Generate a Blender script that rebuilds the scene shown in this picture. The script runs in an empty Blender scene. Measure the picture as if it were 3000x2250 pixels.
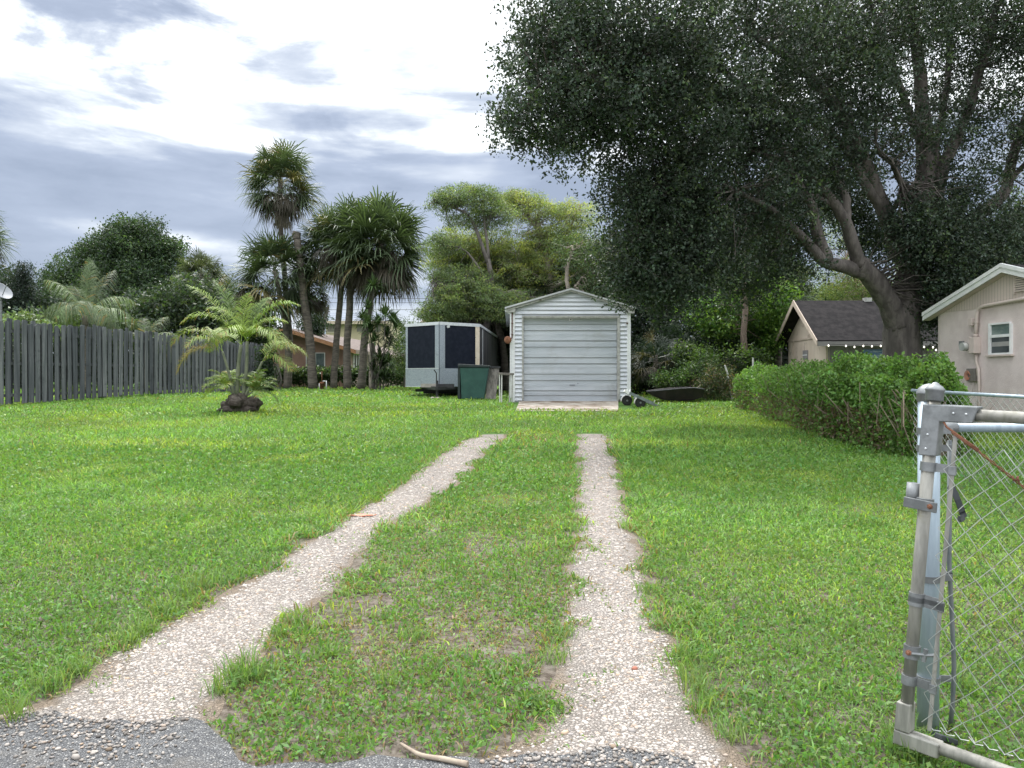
import bpy, math, random
import numpy as np
from mathutils import Vector, Matrix, Quaternion
R = math.radians
random.seed(7); rng = np.random.default_rng(11)
scene = bpy.context.scene
col = scene.collection

# ------------------------------------------------------------------ camera, world, sun, exposure
F = 2253.0; EYE = 1.35; HOR = 1110.0
cam_d = bpy.data.cameras.new("camera"); cam = bpy.data.objects.new("camera", cam_d); col.objects.link(cam)
cam.location = (0, 0, EYE)
cam_d.sensor_width = 36; cam_d.lens = 36 * F / 3000
cam_d.clip_start = 0.05; cam_d.clip_end = 3000
cam.rotation_euler = (R(90) - math.atan((1125 - HOR) / F), 0, 0)
scene.camera = cam
SUN_EL, SUN_AZ = 58, -16      # azimuth clockwise from +Y
sun_d = bpy.data.lights.new("sun", 'SUN'); sun_d.energy = 2.9; sun_d.angle = R(10); sun_d.color = (1.0, 0.965, 0.91)
sun = bpy.data.objects.new("sun", sun_d); col.objects.link(sun)
sd = Vector((math.sin(R(SUN_AZ)) * math.cos(R(SUN_EL)), math.cos(R(SUN_AZ)) * math.cos(R(SUN_EL)), math.sin(R(SUN_EL))))
sun.rotation_euler = sd.to_track_quat('Z', 'Y').to_euler(); sun.location = (0, 0, 30)
scene.view_settings.view_transform = 'Standard'; scene.view_settings.look = 'None'
scene.view_settings.exposure = 0.50; scene.view_settings.gamma = 1.0
scene.render.resolution_x = 1024; scene.render.resolution_y = 768

class NT:
    def __init__(s, tree): s.t = tree; s.n = tree.nodes; s.l = tree.links
    def new(s, typ, **kw):
        n = s.n.new(typ)
        for k, v in kw.items(): setattr(n, k, v)
        return n
    def put(s, sock, v):
        if isinstance(v, bpy.types.NodeSocket): s.l.new(v, sock)
        elif v is not None:
            if isinstance(v, (tuple, list)) and len(v) == 3 and sock.type == 'RGBA': v = (*v, 1)
            sock.default_value = v
    def math(s, op, a, b=None, c=None, clamp=False):
        n = s.new('ShaderNodeMath', operation=op); n.use_clamp = clamp
        s.put(n.inputs[0], a)
        if b is not None: s.put(n.inputs[1], b)
        if c is not None: s.put(n.inputs[2], c)
        return n.outputs[0]
    def mix(s, f, a, b, blend='MIX'):
        n = s.new('ShaderNodeMix', data_type='RGBA', blend_type=blend)
        s.put(n.inputs[0], f); s.put(n.inputs[6], a); s.put(n.inputs[7], b); return n.outputs[2]
    def noise(s, vec, scale, detail=4, rough=.55, dist=0):
        n = s.new('ShaderNodeTexNoise'); s.put(n.inputs['Vector'], vec)
        n.inputs['Scale'].default_value = scale; n.inputs['Detail'].default_value = detail
        n.inputs['Roughness'].default_value = rough; n.inputs['Distortion'].default_value = dist
        return n.outputs[0]
    def ramp(s, f, lo, hi, a=0., b=1.):
        n = s.new('ShaderNodeMapRange'); n.interpolation_type = 'SMOOTHSTEP'
        s.put(n.inputs[0], f); n.inputs[1].default_value = lo; n.inputs[2].default_value = hi
        n.inputs[3].default_value = a; n.inputs[4].default_value = b; return n.outputs[0]
    def mapping(s, vec, scale=(1, 1, 1), rot=(0, 0, 0), loc=(0, 0, 0)):
        n = s.new('ShaderNodeMapping'); s.put(n.inputs[0], vec)
        n.inputs[1].default_value = loc; n.inputs[2].default_value = rot; n.inputs[3].default_value = scale
        return n.outputs[0]

world = bpy.data.worlds.new("World"); scene.world = world; world.use_nodes = True
w = NT(world.node_tree); w.n.clear()
out = w.new('ShaderNodeOutputWorld')
sky = w.new('ShaderNodeTexSky', sky_type='NISHITA'); sky.sun_disc = False
sky.sun_elevation = R(SUN_EL); sky.sun_rotation = R(SUN_AZ)
bg1 = w.new('ShaderNodeBackground'); w.put(bg1.inputs[0], sky.outputs[0]); bg1.inputs[1].default_value = 0.12
tc = w.new('ShaderNodeTexCoord'); dirv = tc.outputs['Generated']
sep = w.new('ShaderNodeSeparateXYZ'); w.put(sep.inputs[0], dirv)
X, Y, Z = sep.outputs
az = w.math('MULTIPLY', w.math('ARCTAN2', X, Y), 180 / math.pi)
el = w.math('MULTIPLY', w.math('ARCSINE', Z), 180 / math.pi)
cmb = w.new('ShaderNodeCombineXYZ')
zz = w.math('ADD', w.math('MAXIMUM', Z, 0.0), 0.16)
w.put(cmb.inputs[0], w.math('DIVIDE', X, zz)); w.put(cmb.inputs[1], w.math('DIVIDE', Y, zz)); cmb.inputs[2].default_value = 3.1
pv = w.mapping(cmb.outputs[0], scale=(.62, 1.5, 1), rot=(0, 0, R(-20)))
n1 = w.noise(pv, 1.15, 9, .55, .2)
n2 = w.noise(pv, 4.2, 7, .6, .6)
cm2 = w.new('ShaderNodeCombineXYZ'); w.put(cm2.inputs[0], az); w.put(cm2.inputs[1], el)
pa = w.mapping(cm2.outputs[0], scale=(.030, .155, 1), rot=(0, 0, R(9)))
n3 = w.noise(pa, 1.5, 7, .55, .2)
pb = w.mapping(cm2.outputs[0], scale=(.05, .13, 1), rot=(0, 0, R(7)), loc=(3, 1, 0))
n4 = w.noise(pb, 2.2, 9, .6, .25)
# brightness field of the cloud deck by elevation (front dark band, bright deck above)
front = w.ramp(Y, -.1, .5)
edge = w.math('ADD', w.math('MULTIPLY', w.math('ADD', az, 34.), -.035), 17.6)      # top of the dark band, lower to the right
d_el = w.math('ADD', w.math('SUBTRACT', el, edge), w.math('MULTIPLY', w.math('SUBTRACT', n3, .5), 16.))
band = w.ramp(d_el, -2.8, 3.2)
low = w.ramp(el, 9., -1., 0., 1.)
def ell(a0, e0, ra, re, k=1.0, rot=0.0, nz=1.0):
    da = w.math('SUBTRACT', az, a0); de = w.math('SUBTRACT', el, e0)
    de = w.math('SUBTRACT', de, w.math('MULTIPLY', da, rot))
    a = w.math('DIVIDE', da, ra); e = w.math('DIVIDE', de, re)
    r = w.math('SQRT', w.math('ADD', w.math('MULTIPLY', a, a), w.math('MULTIPLY', e, e)))
    r = w.math('ADD', r, w.math('MULTIPLY', w.math('SUBTRACT', n4, .5), 4.2 * nz))
    return w.math('MULTIPLY', w.ramp(r, 1.45, .15), k)
patches = None
for a in [(-32, 25.2, 9.5, 5.0, .85, -.25), (-16.5, 20.6, 4.6, 1.3, .40, .1), (-7.5, 22.3, 4.5, 1.5, .32, -.1), (-26.5, 19.2, 3.8, 1.0, .62, -.12), (-3.5, 20.6, 4, 1.0, .22, .0),
          (-5.5, 15.8, 7, 1.1, .28, -.2), (1.0, 14.2, 6, 2.8, .35, .2)]:
    e_ = ell(*a); patches = e_ if patches is None else w.math('MAXIMUM', patches, e_)
bright = None
for a in [(-25.5, 9.5, 8, .9, .55, -.1), (-14, 8.0, 9, 1.0, .5, -.06), (-10, 4.2, 16, 1.1, .35, .02), (-3.0, 15.0, 5, 1.2, .5, -.1), (-22, 16.4, 6, .55, .7, -.12)]:
    e_ = ell(*a, nz=.8); bright = e_ if bright is None else w.math('MAXIMUM', bright, e_)
lum = w.math('ADD', w.math('MULTIPLY', band, .72), w.math('MULTIPLY', w.math('SUBTRACT', n4, .5), .75))
lum = w.math('ADD', lum, w.math('MULTIPLY', w.math('SUBTRACT', n3, .5), .85))
lum = w.math('SUBTRACT', lum, w.math('MULTIPLY', patches, .72))
lum = w.math('ADD', lum, w.math('MULTIPLY', bright, w.math('SUBTRACT', 1., band)))
lum = w.math('ADD', lum, w.math('MULTIPLY', low, .22))
lum_b = w.math('ADD', w.math('MULTIPLY', n1, 1.0), .25)
lumf = w.new('ShaderNodeMix', data_type='FLOAT'); w.put(lumf.inputs[0], front); w.put(lumf.inputs[2], lum_b); w.put(lumf.inputs[3], lum)
lm = w.math('MINIMUM', w.math('MAXIMUM', w.math('ADD', lumf.outputs[0], .12), 0.), 1.15)
cr = w.new('ShaderNodeValToRGB'); w.put(cr.inputs[0], w.math('DIVIDE', lm, 1.15))
els = cr.color_ramp.elements
els[0].position = 0; els[0].color = (.275, .325, .425, 1)
els[1].position = 1; els[1].color = (1.42, 1.48, 1.5, 1)
for p, c in [(.2, (.355, .41, .52)), (.42, (.54, .59, .67)), (.62, (.88, .92, 1.0)), (.75, (1.15, 1.2, 1.22))]:
    e_ = els.new(p); e_.color = (*c, 1)
# deck brightness raised overhead, above the visible sky, to light the scene
top = w.ramp(el, 27., 60., 1., 2.6)
cc = w.mix(1., cr.outputs[0], (1, 1, 1), 'MULTIPLY')
bg2 = w.new('ShaderNodeBackground'); w.put(bg2.inputs[0], cc); w.put(bg2.inputs[1], w.math('MULTIPLY', top, 1.0))
mx = w.new('ShaderNodeMixShader'); mx.inputs[0].default_value = .93
w.l.new(bg1.outputs[0], mx.inputs[1]); w.l.new(bg2.outputs[0], mx.inputs[2]); w.l.new(mx.outputs[0], out.inputs[0])

# ------------------------------------------------------------------ survey helpers
def gz(x, y):
    """height of the ground"""
    y = np.asarray(y, float); x = np.asarray(x, float)
    z = np.where(y < 3, 0, np.where(y < 28, .0286 * (y - 3), .715 + .0038 * (np.minimum(y, 60) - 28)))
    return z + .012 * np.sin(x * 1.3 + .4) * np.sin(y * .9 + 1.) * np.clip((y - 3) / 3, 0, 1)
def GZ(x, y): return float(gz(x, y))
def P(px, py, Y): return Vector(((px - 1500) / F * Y, Y, EYE - (py - HOR) / F * Y))
def G(px, py):
    lo, hi = 1., 120.
    for _ in range(40):
        m = (lo + hi) / 2
        if EYE - (py - HOR) / F * m > GZ(0, m): lo = m
        else: hi = m
    return Vector(((px - 1500) / F * lo, lo, GZ((px - 1500) / F * lo, lo)))
def B(px, Y):
    x = (px - 1500) / F * Y
    return Vector((x, Y, GZ(x, Y)))

# ------------------------------------------------------------------ object helpers
OFF = {}
def tag(o, label=None, cat=None, group=None, kind=None):
    if label: o['label'] = label
    if cat: o['category'] = cat
    if group: o['group'] = group
    if kind: o['kind'] = kind
    return o
def thing(name, label, cat, loc=(0, 0, 0), group=None):
    o = bpy.data.objects.new(name, None); col.objects.link(o); o.location = loc; o.empty_display_size = .2
    OFF[o.name] = Vector(loc); return tag(o, label, cat, group)
def link(name, me, mat, parent=None, smooth=False):
    o = bpy.data.objects.new(name, me); col.objects.link(o)
    for m in (mat if isinstance(mat, (list, tuple)) else [mat]): me.materials.append(m)
    if parent is not None:
        off = OFF[parent.name]; me.transform(Matrix.Translation(-off)); o.parent = parent; OFF[o.name] = off
    else: OFF[o.name] = Vector((0, 0, 0))
    if smooth: me.polygons.foreach_set('use_smooth', [True] * len(me.polygons))
    return o
def mesh_np(name, V, Fc, C=None):
    me = bpy.data.meshes.new(name); V = np.ascontiguousarray(V, np.float32); Fc = np.ascontiguousarray(Fc, np.int32)
    k = Fc.shape[1]; m = len(Fc)
    me.vertices.add(len(V)); me.vertices.foreach_set('co', V.ravel())
    me.loops.add(m * k); me.loops.foreach_set('vertex_index', Fc.ravel())
    me.polygons.add(m); me.polygons.foreach_set('loop_start', np.arange(0, m * k, k, dtype=np.int32))
    if C is not None:
        a = me.color_attributes.new('Col', 'FLOAT_COLOR', 'POINT')
        a.data.foreach_set('color', np.hstack([C, np.ones((len(C), 1))]).astype(np.float32).ravel())
    me.update(calc_edges=True); return me

class MB:
    def __init__(s): s.v = []; s.f = []; s.m = []
    def add(s, vs, fs, mi=0):
        b = len(s.v); s.v += [tuple(v) for v in vs]; s.f += [tuple(i + b for i in f) for f in fs]; s.m += [mi] * len(fs); return s
    def box(s, a, b, mi=0, M=None):
        x0, y0, z0 = a; x1, y1, z1 = b
        vs = [Vector(p) for p in ((x0, y0, z0), (x1, y0, z0), (x1, y1, z0), (x0, y1, z0), (x0, y0, z1), (x1, y0, z1), (x1, y1, z1), (x0, y1, z1))]
        if M is not None: vs = [M @ v for v in vs]
        return s.add(vs, [(0, 3, 2, 1), (4, 5, 6, 7), (0, 1, 5, 4), (1, 2, 6, 5), (2, 3, 7, 6), (3, 0, 4, 7)], mi)
    def bar(s, p, q, wx, wy, up=(0, 0, 1), mi=0):
        p = Vector(p); q = Vector(q); d = (q - p); L = d.length; d.normalize(); up = Vector(up)
        if abs(d.dot(up)) > .98: up = Vector((0, 1, 0))
        sx = d.cross(up).normalized(); sy = sx.cross(d).normalized()
        M = Matrix((sx, sy, d)).transposed().to_4x4(); M.translation = p
        return s.box((-wx / 2, -wy / 2, 0), (wx / 2, wy / 2, L), mi, M)
    def tube(s, pts, r, n=8, cap=True, mi=0, jit=0):
        pts = [Vector(p) for p in pts]
        if not isinstance(r, (list, tuple)): r = [r] * len(pts)
        rings = []; ref = None
        for i, p in enumerate(pts):
            d = (pts[min(i + 1, len(pts) - 1)] - pts[max(i - 1, 0)])
            if d.length < 1e-9: d = Vector((0, 0, 1))
            d.normalize()
            if ref is None: ref = Vector((1, 0, 0)) if abs(d.x) < .9 else Vector((0, 1, 0))
            u = (ref - d * ref.dot(d)).normalized(); ref = u; v = d.cross(u)
            rings.append([p + (u * math.cos(t) + v * math.sin(t)) * (r[i] * (1 + random.uniform(-jit, jit))) for t in [2 * math.pi * k / n for k in range(n)]])
        vs = [x for g in rings for x in g]; fs = []
        for i in range(len(pts) - 1):
            for k in range(n):
                a = i * n + k; b = i * n + (k + 1) % n
                fs.append((a, b, b + n, a + n))
        if cap: fs.append(tuple(range(n - 1, -1, -1))); fs.append(tuple((len(pts) - 1) * n + k for k in range(n)))
        return s.add(vs, fs, mi)
    def lathe(s, c, prof, n=16, axis=(0, 0, 1), mi=0):
        ax = Vector(axis).normalized(); u = ax.orthogonal().normalized(); v = ax.cross(u); c = Vector(c)
        vs = [c + ax * z + (u * math.cos(t) + v * math.sin(t)) * max(r, 1e-4) for r, z in prof for t in [2 * math.pi * k / n for k in range(n)]]
        fs = [(i * n + k, i * n + (k + 1) % n, (i + 1) * n + (k + 1) % n, (i + 1) * n + k) for i in range(len(prof) - 1) for k in range(n)]
        fs.append(tuple(range(n - 1, -1, -1))); fs.append(tuple((len(prof) - 1) * n + k for k in range(n)))
        return s.add(vs, fs, mi)
    def prism(s, poly, d, mi=0):
        n = len(poly); poly = [Vector(p) for p in poly]; d = Vector(d)
        vs = poly + [p + d for p in poly]
        fs = [tuple(range(n)), tuple(range(2 * n - 1, n - 1, -1))] + [(i, i + n, (i + 1) % n + n, (i + 1) % n) for i in range(n)]
        return s.add(vs, fs, mi)
    def build(s, name, mat, parent=None, smooth=False, bev=0):
        me = bpy.data.meshes.new(name); me.from_pydata(s.v, [], s.f)
        mats = mat if isinstance(mat, (list, tuple)) else [mat]
        me.polygons.foreach_set('material_index', s.m)
        import bmesh
        bm = bmesh.new(); bm.from_mesh(me); bmesh.ops.recalc_face_normals(bm, faces=bm.faces); bm.to_mesh(me); bm.free()
        o = link(name, me, mats, parent, False)
        if smooth:
            me.polygons.foreach_set('use_smooth', [len(p.vertices) < 6 for p in me.polygons])
        if bev:
            b = o.modifiers.new('bevel', 'BEVEL'); b.width = bev; b.segments = 2; b.limit_method = 'ANGLE'; b.angle_limit = R(40)
        return o

# ------------------------------------------------------------------ materials
def pmat(name, c1, c2=None, scale=4., rough=.75, metal=0., bump=0., bscale=None, stretch=(1, 1, 1), lo=.35, hi=.65, spec=.4, c3=None, s3=1.2, l3=.55, h3=.75, stripe=None):
    m = bpy.data.materials.new(name); m.use_nodes = True; t = NT(m.node_tree); b = t.n['Principled BSDF']
    tcn = t.new('ShaderNodeTexCoord'); v = tcn.outputs['Object']
    vm = t.mapping(v, scale=stretch)
    c = c1
    nf = t.noise(vm, scale, 6, .6)
    if c2 is not None: c = t.mix(t.ramp(nf, lo, hi), c1, c2)
    if c3 is not None: c = t.mix(t.ramp(t.noise(v, s3, 6, .65, .4), l3, h3), c, c3)
    hgt = None
    if stripe:      # (axis, period, dark, amount): dark lines coloured along grooves or laps
        ax, per, dk, wd = stripe[:4]
        sx = t.new('ShaderNodeSeparateXYZ'); t.put(sx.inputs[0], v)
        fr = t.math('FRACT', t.math('DIVIDE', t.math('SUBTRACT', sx.outputs[ax], stripe[4] if len(stripe) > 4 else 0.), per))
        ln = t.math('LESS_THAN', fr, wd)
        c = t.mix(t.math('MULTIPLY', ln, dk), c, (.02, .02, .02)); hgt = t.math('SUBTRACT', 1., ln)
    t.put(b.inputs['Base Color'], c); b.inputs['Roughness'].default_value = rough; b.inputs['Metallic'].default_value = metal
    b.inputs['Specular IOR Level'].default_value = spec
    if bump:
        bp = t.new('ShaderNodeBump'); bp.inputs['Strength'].default_value = bump; bp.inputs['Distance'].default_value = .02
        t.put(bp.inputs['Height'], t.noise(vm, bscale or scale * 6, 5, .6)); t.put(b.inputs['Normal'], bp.outputs[0])
    return m
def island(m, amt):
    t = NT(m.node_tree); b = t.n['Principled BSDF']; c = b.inputs['Base Color'].links[0].from_socket
    g = t.new('ShaderNodeNewGeometry').outputs['Random Per Island']
    t.put(b.inputs['Base Color'], t.mix(1., c, t.mix(g, (1 - amt, 1 - amt, 1 - amt * .9), (1 + amt * 1.1, 1 + amt * .95, 1 + amt * .85)), 'MULTIPLY'))
def leafmat(name, tr=.35, rough=.5, spec=.35, gain=(1, 1, 1)):
    m = bpy.data.materials.new(name); m.use_nodes = True; t = NT(m.node_tree); b = t.n['Principled BSDF']; o = t.n['Material Output']
    a = t.new('ShaderNodeAttribute', attribute_name='Col')
    c = t.mix(1., a.outputs[0], gain, 'MULTIPLY')
    t.put(b.inputs['Base Color'], c); b.inputs['Roughness'].default_value = rough; b.inputs['Specular IOR Level'].default_value = spec
    tl = t.new('ShaderNodeBsdfTranslucent'); t.put(tl.inputs[0], t.mix(1., c, (1.5, 1.6, .7), 'MULTIPLY'))
    mxs = t.new('ShaderNodeMixShader'); mxs.inputs[0].default_value = tr
    t.l.new(b.outputs[0], mxs.inputs[1]); t.l.new(tl.outputs[0], mxs.inputs[2]); t.l.new(mxs.outputs[0], o.inputs[0])
    return m
LEAF = leafmat('leaf'); GLOSS = leafmat('glossy_leaf', .18, .5, .3); GRASSM = leafmat('grass_blade', .38, .5, .3); PALM = leafmat('palm_leaf', .2, .5, .3)
BARK = pmat('bark', (.075, .066, .061), (.15, .133, .122), 3, .9, bump=1., bscale=14, stretch=(2.2, 2.2, .5), c3=(.05, .045, .04), s3=5)
PBARK = pmat('palm_bark', (.07, .06, .052), (.15, .13, .11), 5, .9, bump=1., bscale=9, stretch=(.6, .6, 2.5))
LBARK = pmat('light_bark', (.20, .17, .14), (.30, .26, .22), 4, .9, bump=.6, bscale=18, stretch=(2, 2, .4), c3=(.12, .11, .07), s3=2)
WSID = pmat('white_vinyl', (.55, .575, .64), (.62, .64, .70), 1.5, .55, stripe=(2, .131, .6, .08, .045), c3=(.50, .50, .49), s3=2.5, l3=.55, h3=.8)  # stripe paints the thin shade line under each lap into the colour
WTRIM = pmat('white_trim', (.62, .63, .66), (.70, .71, .73), 3, .55)
GREYMET = pmat('roof_metal', (.42, .43, .45), (.5, .51, .52), 2, .45, .3)
DOORM = pmat('door_metal', (.37, .405, .45), (.45, .48, .525), 1.2, .42, .25, stretch=(.4, 1, 2), c3=(.34, .355, .375), s3=1.3, l3=.5, h3=.75)
DARKGAP = pmat('dark_gap', (.03, .03, .032))
GFRAME = pmat('weathered_frame', (.28, .28, .27), (.42, .42, .41), 9, .8, c3=(.13, .12, .11), s3=6)
CONC = pmat('concrete', (.25, .22, .19), (.33, .295, .255), 5, .9, bump=.4, bscale=60, c3=(.13, .09, .06), s3=2.6, l3=.42, h3=.60)
BLOCK = pmat('concrete_block', (.30, .29, .27), (.38, .37, .35), 12, .95, bump=.8, bscale=60)
RUST = pmat('rust', (.13, .055, .03), (.22, .10, .06), 14, .9, bump=.4)
BROWNM = pmat('brown_metal', (.07, .04, .03), (.11, .06, .045), 20, .7)
TBLACK = pmat('trailer_black', (.006, .009, .017), (.011, .014, .024), 6, .6, spec=.12)
TSIDE = pmat('trailer_side', (.035, .036, .04), (.075, .072, .07), 3, .6, .2, stretch=(1, 1, .15), c3=(.16, .14, .12), s3=1.8, l3=.6, h3=.8)
DIAM = pmat('diamond_plate', (.22, .25, .29), (.40, .44, .49), 60, .4, .55, bump=.8, bscale=45, c3=(.24, .26, .29), s3=3)
ALU = pmat('aluminium_trim', (.5, .52, .55), (.6, .62, .64), 8, .4, .4)
TANTRIM = pmat('peeling_trim', (.52, .44, .34), (.60, .52, .42), 6, .8, c3=(.12, .10, .09), s3=9, l3=.6, h3=.68)
BLACKM = pmat('black_metal', (.018, .018, .02), (.035, .035, .038), 10, .6)
RUBBER = pmat('rubber', (.02, .021, .022), (.035, .035, .035), 20, .9)
BIN = pmat('green_plastic', (.018, .062, .055), (.026, .082, .07), 3, .55, c3=(.05, .09, .08), s3=3)
BIND = pmat('dark_plastic', (.012, .02, .022), (.02, .03, .032), 4, .6)
WOODG = pmat('grey_wood', (.11, .10, .092), (.22, .20, .18), 4, .9, bump=.4, bscale=20, stretch=(4, 4, .4))
PVC = pmat('weathered_pipe', (.42, .42, .42), (.55, .54, .52), 12, .6)
FENCEW = pmat('weathered_fence_wood', (.058, .066, .073), (.118, .127, .136), 2.2, .95, bump=.5, bscale=14, stretch=(7, 7, .35), c3=(.035, .04, .045), s3=3)
island(FENCEW, .38)
FENCED = pmat('fence_rail_wood', (.05, .055, .058), (.09, .095, .10), 3, .95)
HULL = pmat('dark_hull', (.012, .010, .012), (.028, .02, .022), 4, .6)
STUCCO = pmat('beige_stucco', (.64, .545, .53), (.73, .635, .615), 2.6, .95, bump=.5, bscale=70, c3=(.58, .49, .465), s3=1.3, l3=.6, h3=.85)
GROOVE = pmat('beige_siding', (.50, .43, .385), (.56, .48, .43), 2, .9, stripe=(1, .08, .42, .13))
BEIGEP = pmat('beige_paint', (.54, .46, .42), (.60, .51, .47), 6, .7)
WHITEP = pmat('white_paint', (.72, .73, .74), (.80, .80, .80), 5, .5, c3=(.55, .55, .52), s3=5, l3=.62, h3=.8)
SHING = pmat('dark_shingle', (.013, .012, .013), (.026, .023, .024), 5, .95, spec=.12, bump=.5, bscale=40, stripe=(2, .085, .6, .12))
SHED = pmat('tan_panel', (.50, .41, .34), (.58, .485, .41), 2, .9, stretch=(1, 1, .3), c3=(.20, .15, .12), s3=2.6, l3=.56, h3=.74)
SHEDD = pmat('grey_panel', (.19, .18, .185), (.235, .22, .225), 3, .9)
SHTRIM = pmat('tan_trim', (.44, .36, .30), (.52, .43, .36), 4, .85)
TARP = pmat('blue_tarp', (.10, .18, .34), (.34, .42, .55), 4, .35, stretch=(1, 1, 5), lo=.5, hi=.6, bump=.8, bscale=9)
GLASS = pmat('window_glass', (.02, .028, .03), (.05, .06, .065), 2, .08, spec=.8)
BLIND = pmat('window_blind', (.22, .26, .25), (.28, .32, .31), 3, .6, stripe=(2, .05, .4, .25))
VBLIND = pmat('vertical_blind', (.10, .14, .15), (.17, .22, .23), 3, .5, stripe=(0, .1, .5, .3))
PINK = pmat('pink_stucco', (.335, .21, .17), (.40, .25, .205), 1.2, .95)
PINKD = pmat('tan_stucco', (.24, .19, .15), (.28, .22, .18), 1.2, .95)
ORNG = pmat('orange_fascia', (.50, .25, .13), (.56, .30, .17), 3, .8)
BRROOF = pmat('brown_shingle', (.10, .075, .066), (.16, .125, .11), 2.5, .95, bump=.4, bscale=10, c3=(.22, .19, .17), s3=1.5, stripe=(1, .5, .35, .18))
YELL = pmat('yellow_stucco', (.42, .36, .25), (.48, .41, .29), 1, .95)
BLTILE = pmat('slate_tile', (.10, .12, .165), (.16, .185, .235), 2, .8, stripe=(2, .32, .6, .22))
GALV = pmat('galvanised_old', (.19, .187, .17), (.31, .30, .275), 9, .6, .35, stretch=(3, 3, .5), c3=(.17, .165, .12), s3=10, l3=.55, h3=.75)
GALVD = pmat('galvanised_fitting', (.15, .158, .163), (.24, .25, .26), 16, .5, .5, bump=.05, bscale=70)
GALVB = pmat('galvanised_blue', (.27, .33, .385), (.37, .44, .50), 7, .42, .35, stretch=(3, 3, .3))
WIRE = pmat('chain_wire', (.34, .36, .35), (.5, .52, .50), 3, .45, .5, c3=(.16, .08, .045), s3=4.5, l3=.6, h3=.68)
WIRED = pmat('dark_wire', (.05, .06, .055), (.12, .13, .12), 9, .6, .3)
STRAP = pmat('dark_strap', (.03, .035, .04), (.05, .055, .06), 12, .6)
BULB = bpy.data.materials.new('lit_bulb'); BULB.use_nodes = True
bb = BULB.node_tree.nodes['Principled BSDF']; bb.inputs['Emission Color'].default_value = (1, .93, .8, 1); bb.inputs['Emission Strength'].default_value = 1.6
ROOTB = pmat('root_ball', (.035, .027, .022), (.10, .085, .075), 9, 1., bump=1., bscale=16)
SOILR = pmat('red_stone', (.33, .12, .08), (.4, .17, .12), 20, .9)
COPPER = pmat('orange_cable', (.42, .17, .10), (.5, .22, .14), 9, .6)
STICK = pmat('dry_stick', (.24, .19, .15), (.33, .28, .22), 20, .9)

# soil, gravel, asphalt, road
def groundmat():
    m = bpy.data.materials.new('soil_and_turf'); m.use_nodes = True; t = NT(m.node_tree); b = t.n['Principled BSDF']
    g = t.new('ShaderNodeNewGeometry').outputs['Position']
    n = t.noise(g, 1.3, 8, .6); n2 = t.noise(g, 22, 6, .65); n3 = t.noise(g, .25, 4, .5)
    soil = t.mix(t.ramp(n2, .35, .65), (.075, .06, .048), (.17, .145, .122))
    soil = t.mix(t.ramp(t.noise(g, 6, 5, .6), .52, .66), soil, (.20, .175, .15))
    turf = t.mix(t.ramp(n2, .3, .7), (.035, .065, .015), (.085, .15, .035))
    turf = t.mix(t.ramp(n3, .35, .65), turf, (.06, .12, .028))
    sx = t.new('ShaderNodeSeparateXYZ'); t.put(sx.inputs[0], g)
    far = t.ramp(sx.outputs[1], 5., 9.)
    f = t.math('MAXIMUM', t.ramp(n, .56, .62, 0., .35), far)
    t.put(b.inputs['Base Color'], t.mix(f, soil, turf)); b.inputs['Roughness'].default_value = 1; b.inputs['Specular IOR Level'].default_value = .1
    bp = t.new('ShaderNodeBump'); bp.inputs['Strength'].default_value = .8; bp.inputs['Distance'].default_value = .02
    t.put(bp.inputs['Height'], t.noise(g, 60, 5, .7)); t.put(b.inputs['Normal'], bp.outputs[0])
    return m
def gravelmat(name, light, dark, tint, scale, dirt, bumpd=.012, patch=.62):
    m = bpy.data.materials.new(name); m.use_nodes = True; t = NT(m.node_tree); b = t.n['Principled BSDF']
    g = t.new('ShaderNodeNewGeometry').outputs['Position']
    wv = t.new('ShaderNodeVectorMath', operation='ADD'); t.put(wv.inputs[0], g)
    nz = t.new('ShaderNodeTexNoise'); nz.inputs['Scale'].default_value = scale * .8; t.put(nz.inputs[0], g)
    sc = t.new('ShaderNodeVectorMath', operation='SCALE'); t.put(sc.inputs[0], nz.outputs[1]); sc.inputs[3].default_value = .5 / scale
    t.put(wv.inputs[1], sc.outputs[0]); v = wv.outputs[0]
    vo = t.new('ShaderNodeTexVoronoi'); t.put(vo.inputs['Vector'], v); vo.inputs['Scale'].default_value = scale
    ve = t.new('ShaderNodeTexVoronoi', feature='DISTANCE_TO_EDGE'); t.put(ve.inputs['Vector'], v); ve.inputs['Scale'].default_value = scale
    sp = t.new('ShaderNodeSeparateXYZ'); t.put(sp.inputs[0], vo.outputs['Color'])
    c = t.mix(sp.outputs[0], dark, light); c = t.mix(t.ramp(sp.outputs[1], .78, .95), c, tint)
    gap = t.ramp(ve.outputs[0], .0, .12)
    c = t.mix(gap, tuple(x * .45 for x in dark), c)
    c = t.mix(t.math('MULTIPLY', t.ramp(t.noise(g, 2.4, 8, .65), patch, patch + .13), .8), c, dirt)
    at = t.new('ShaderNodeAttribute', attribute_name='Col'); ef = t.math('ADD', at.outputs['Fac'], t.math('MULTIPLY', t.math('SUBTRACT', t.noise(g, 5, 6, .65), .5), 1.3))
    c = t.mix(t.ramp(ef, .62, .98, 0., .9), c, dirt)
    t.put(b.inputs['Base Color'], c); b.inputs['Roughness'].default_value = .9; b.inputs['Specular IOR Level'].default_value = .25
    bp = t.new('ShaderNodeBump'); bp.inputs['Strength'].default_value = 1; bp.inputs['Distance'].default_value = bumpd
    h = t.math('ADD', t.ramp(ve.outputs[0], 0, .35), t.math('MULTIPLY', t.noise(g, scale * 4, 3), .3))
    t.put(bp.inputs['Height'], h); t.put(b.inputs['Normal'], bp.outputs[0])
    return m
GROUND = groundmat()
GRAVEL = gravelmat('gravel_bed', (.42, .375, .34), (.29, .255, .23), (.38, .32, .28), 60, (.20, .155, .115))
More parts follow.
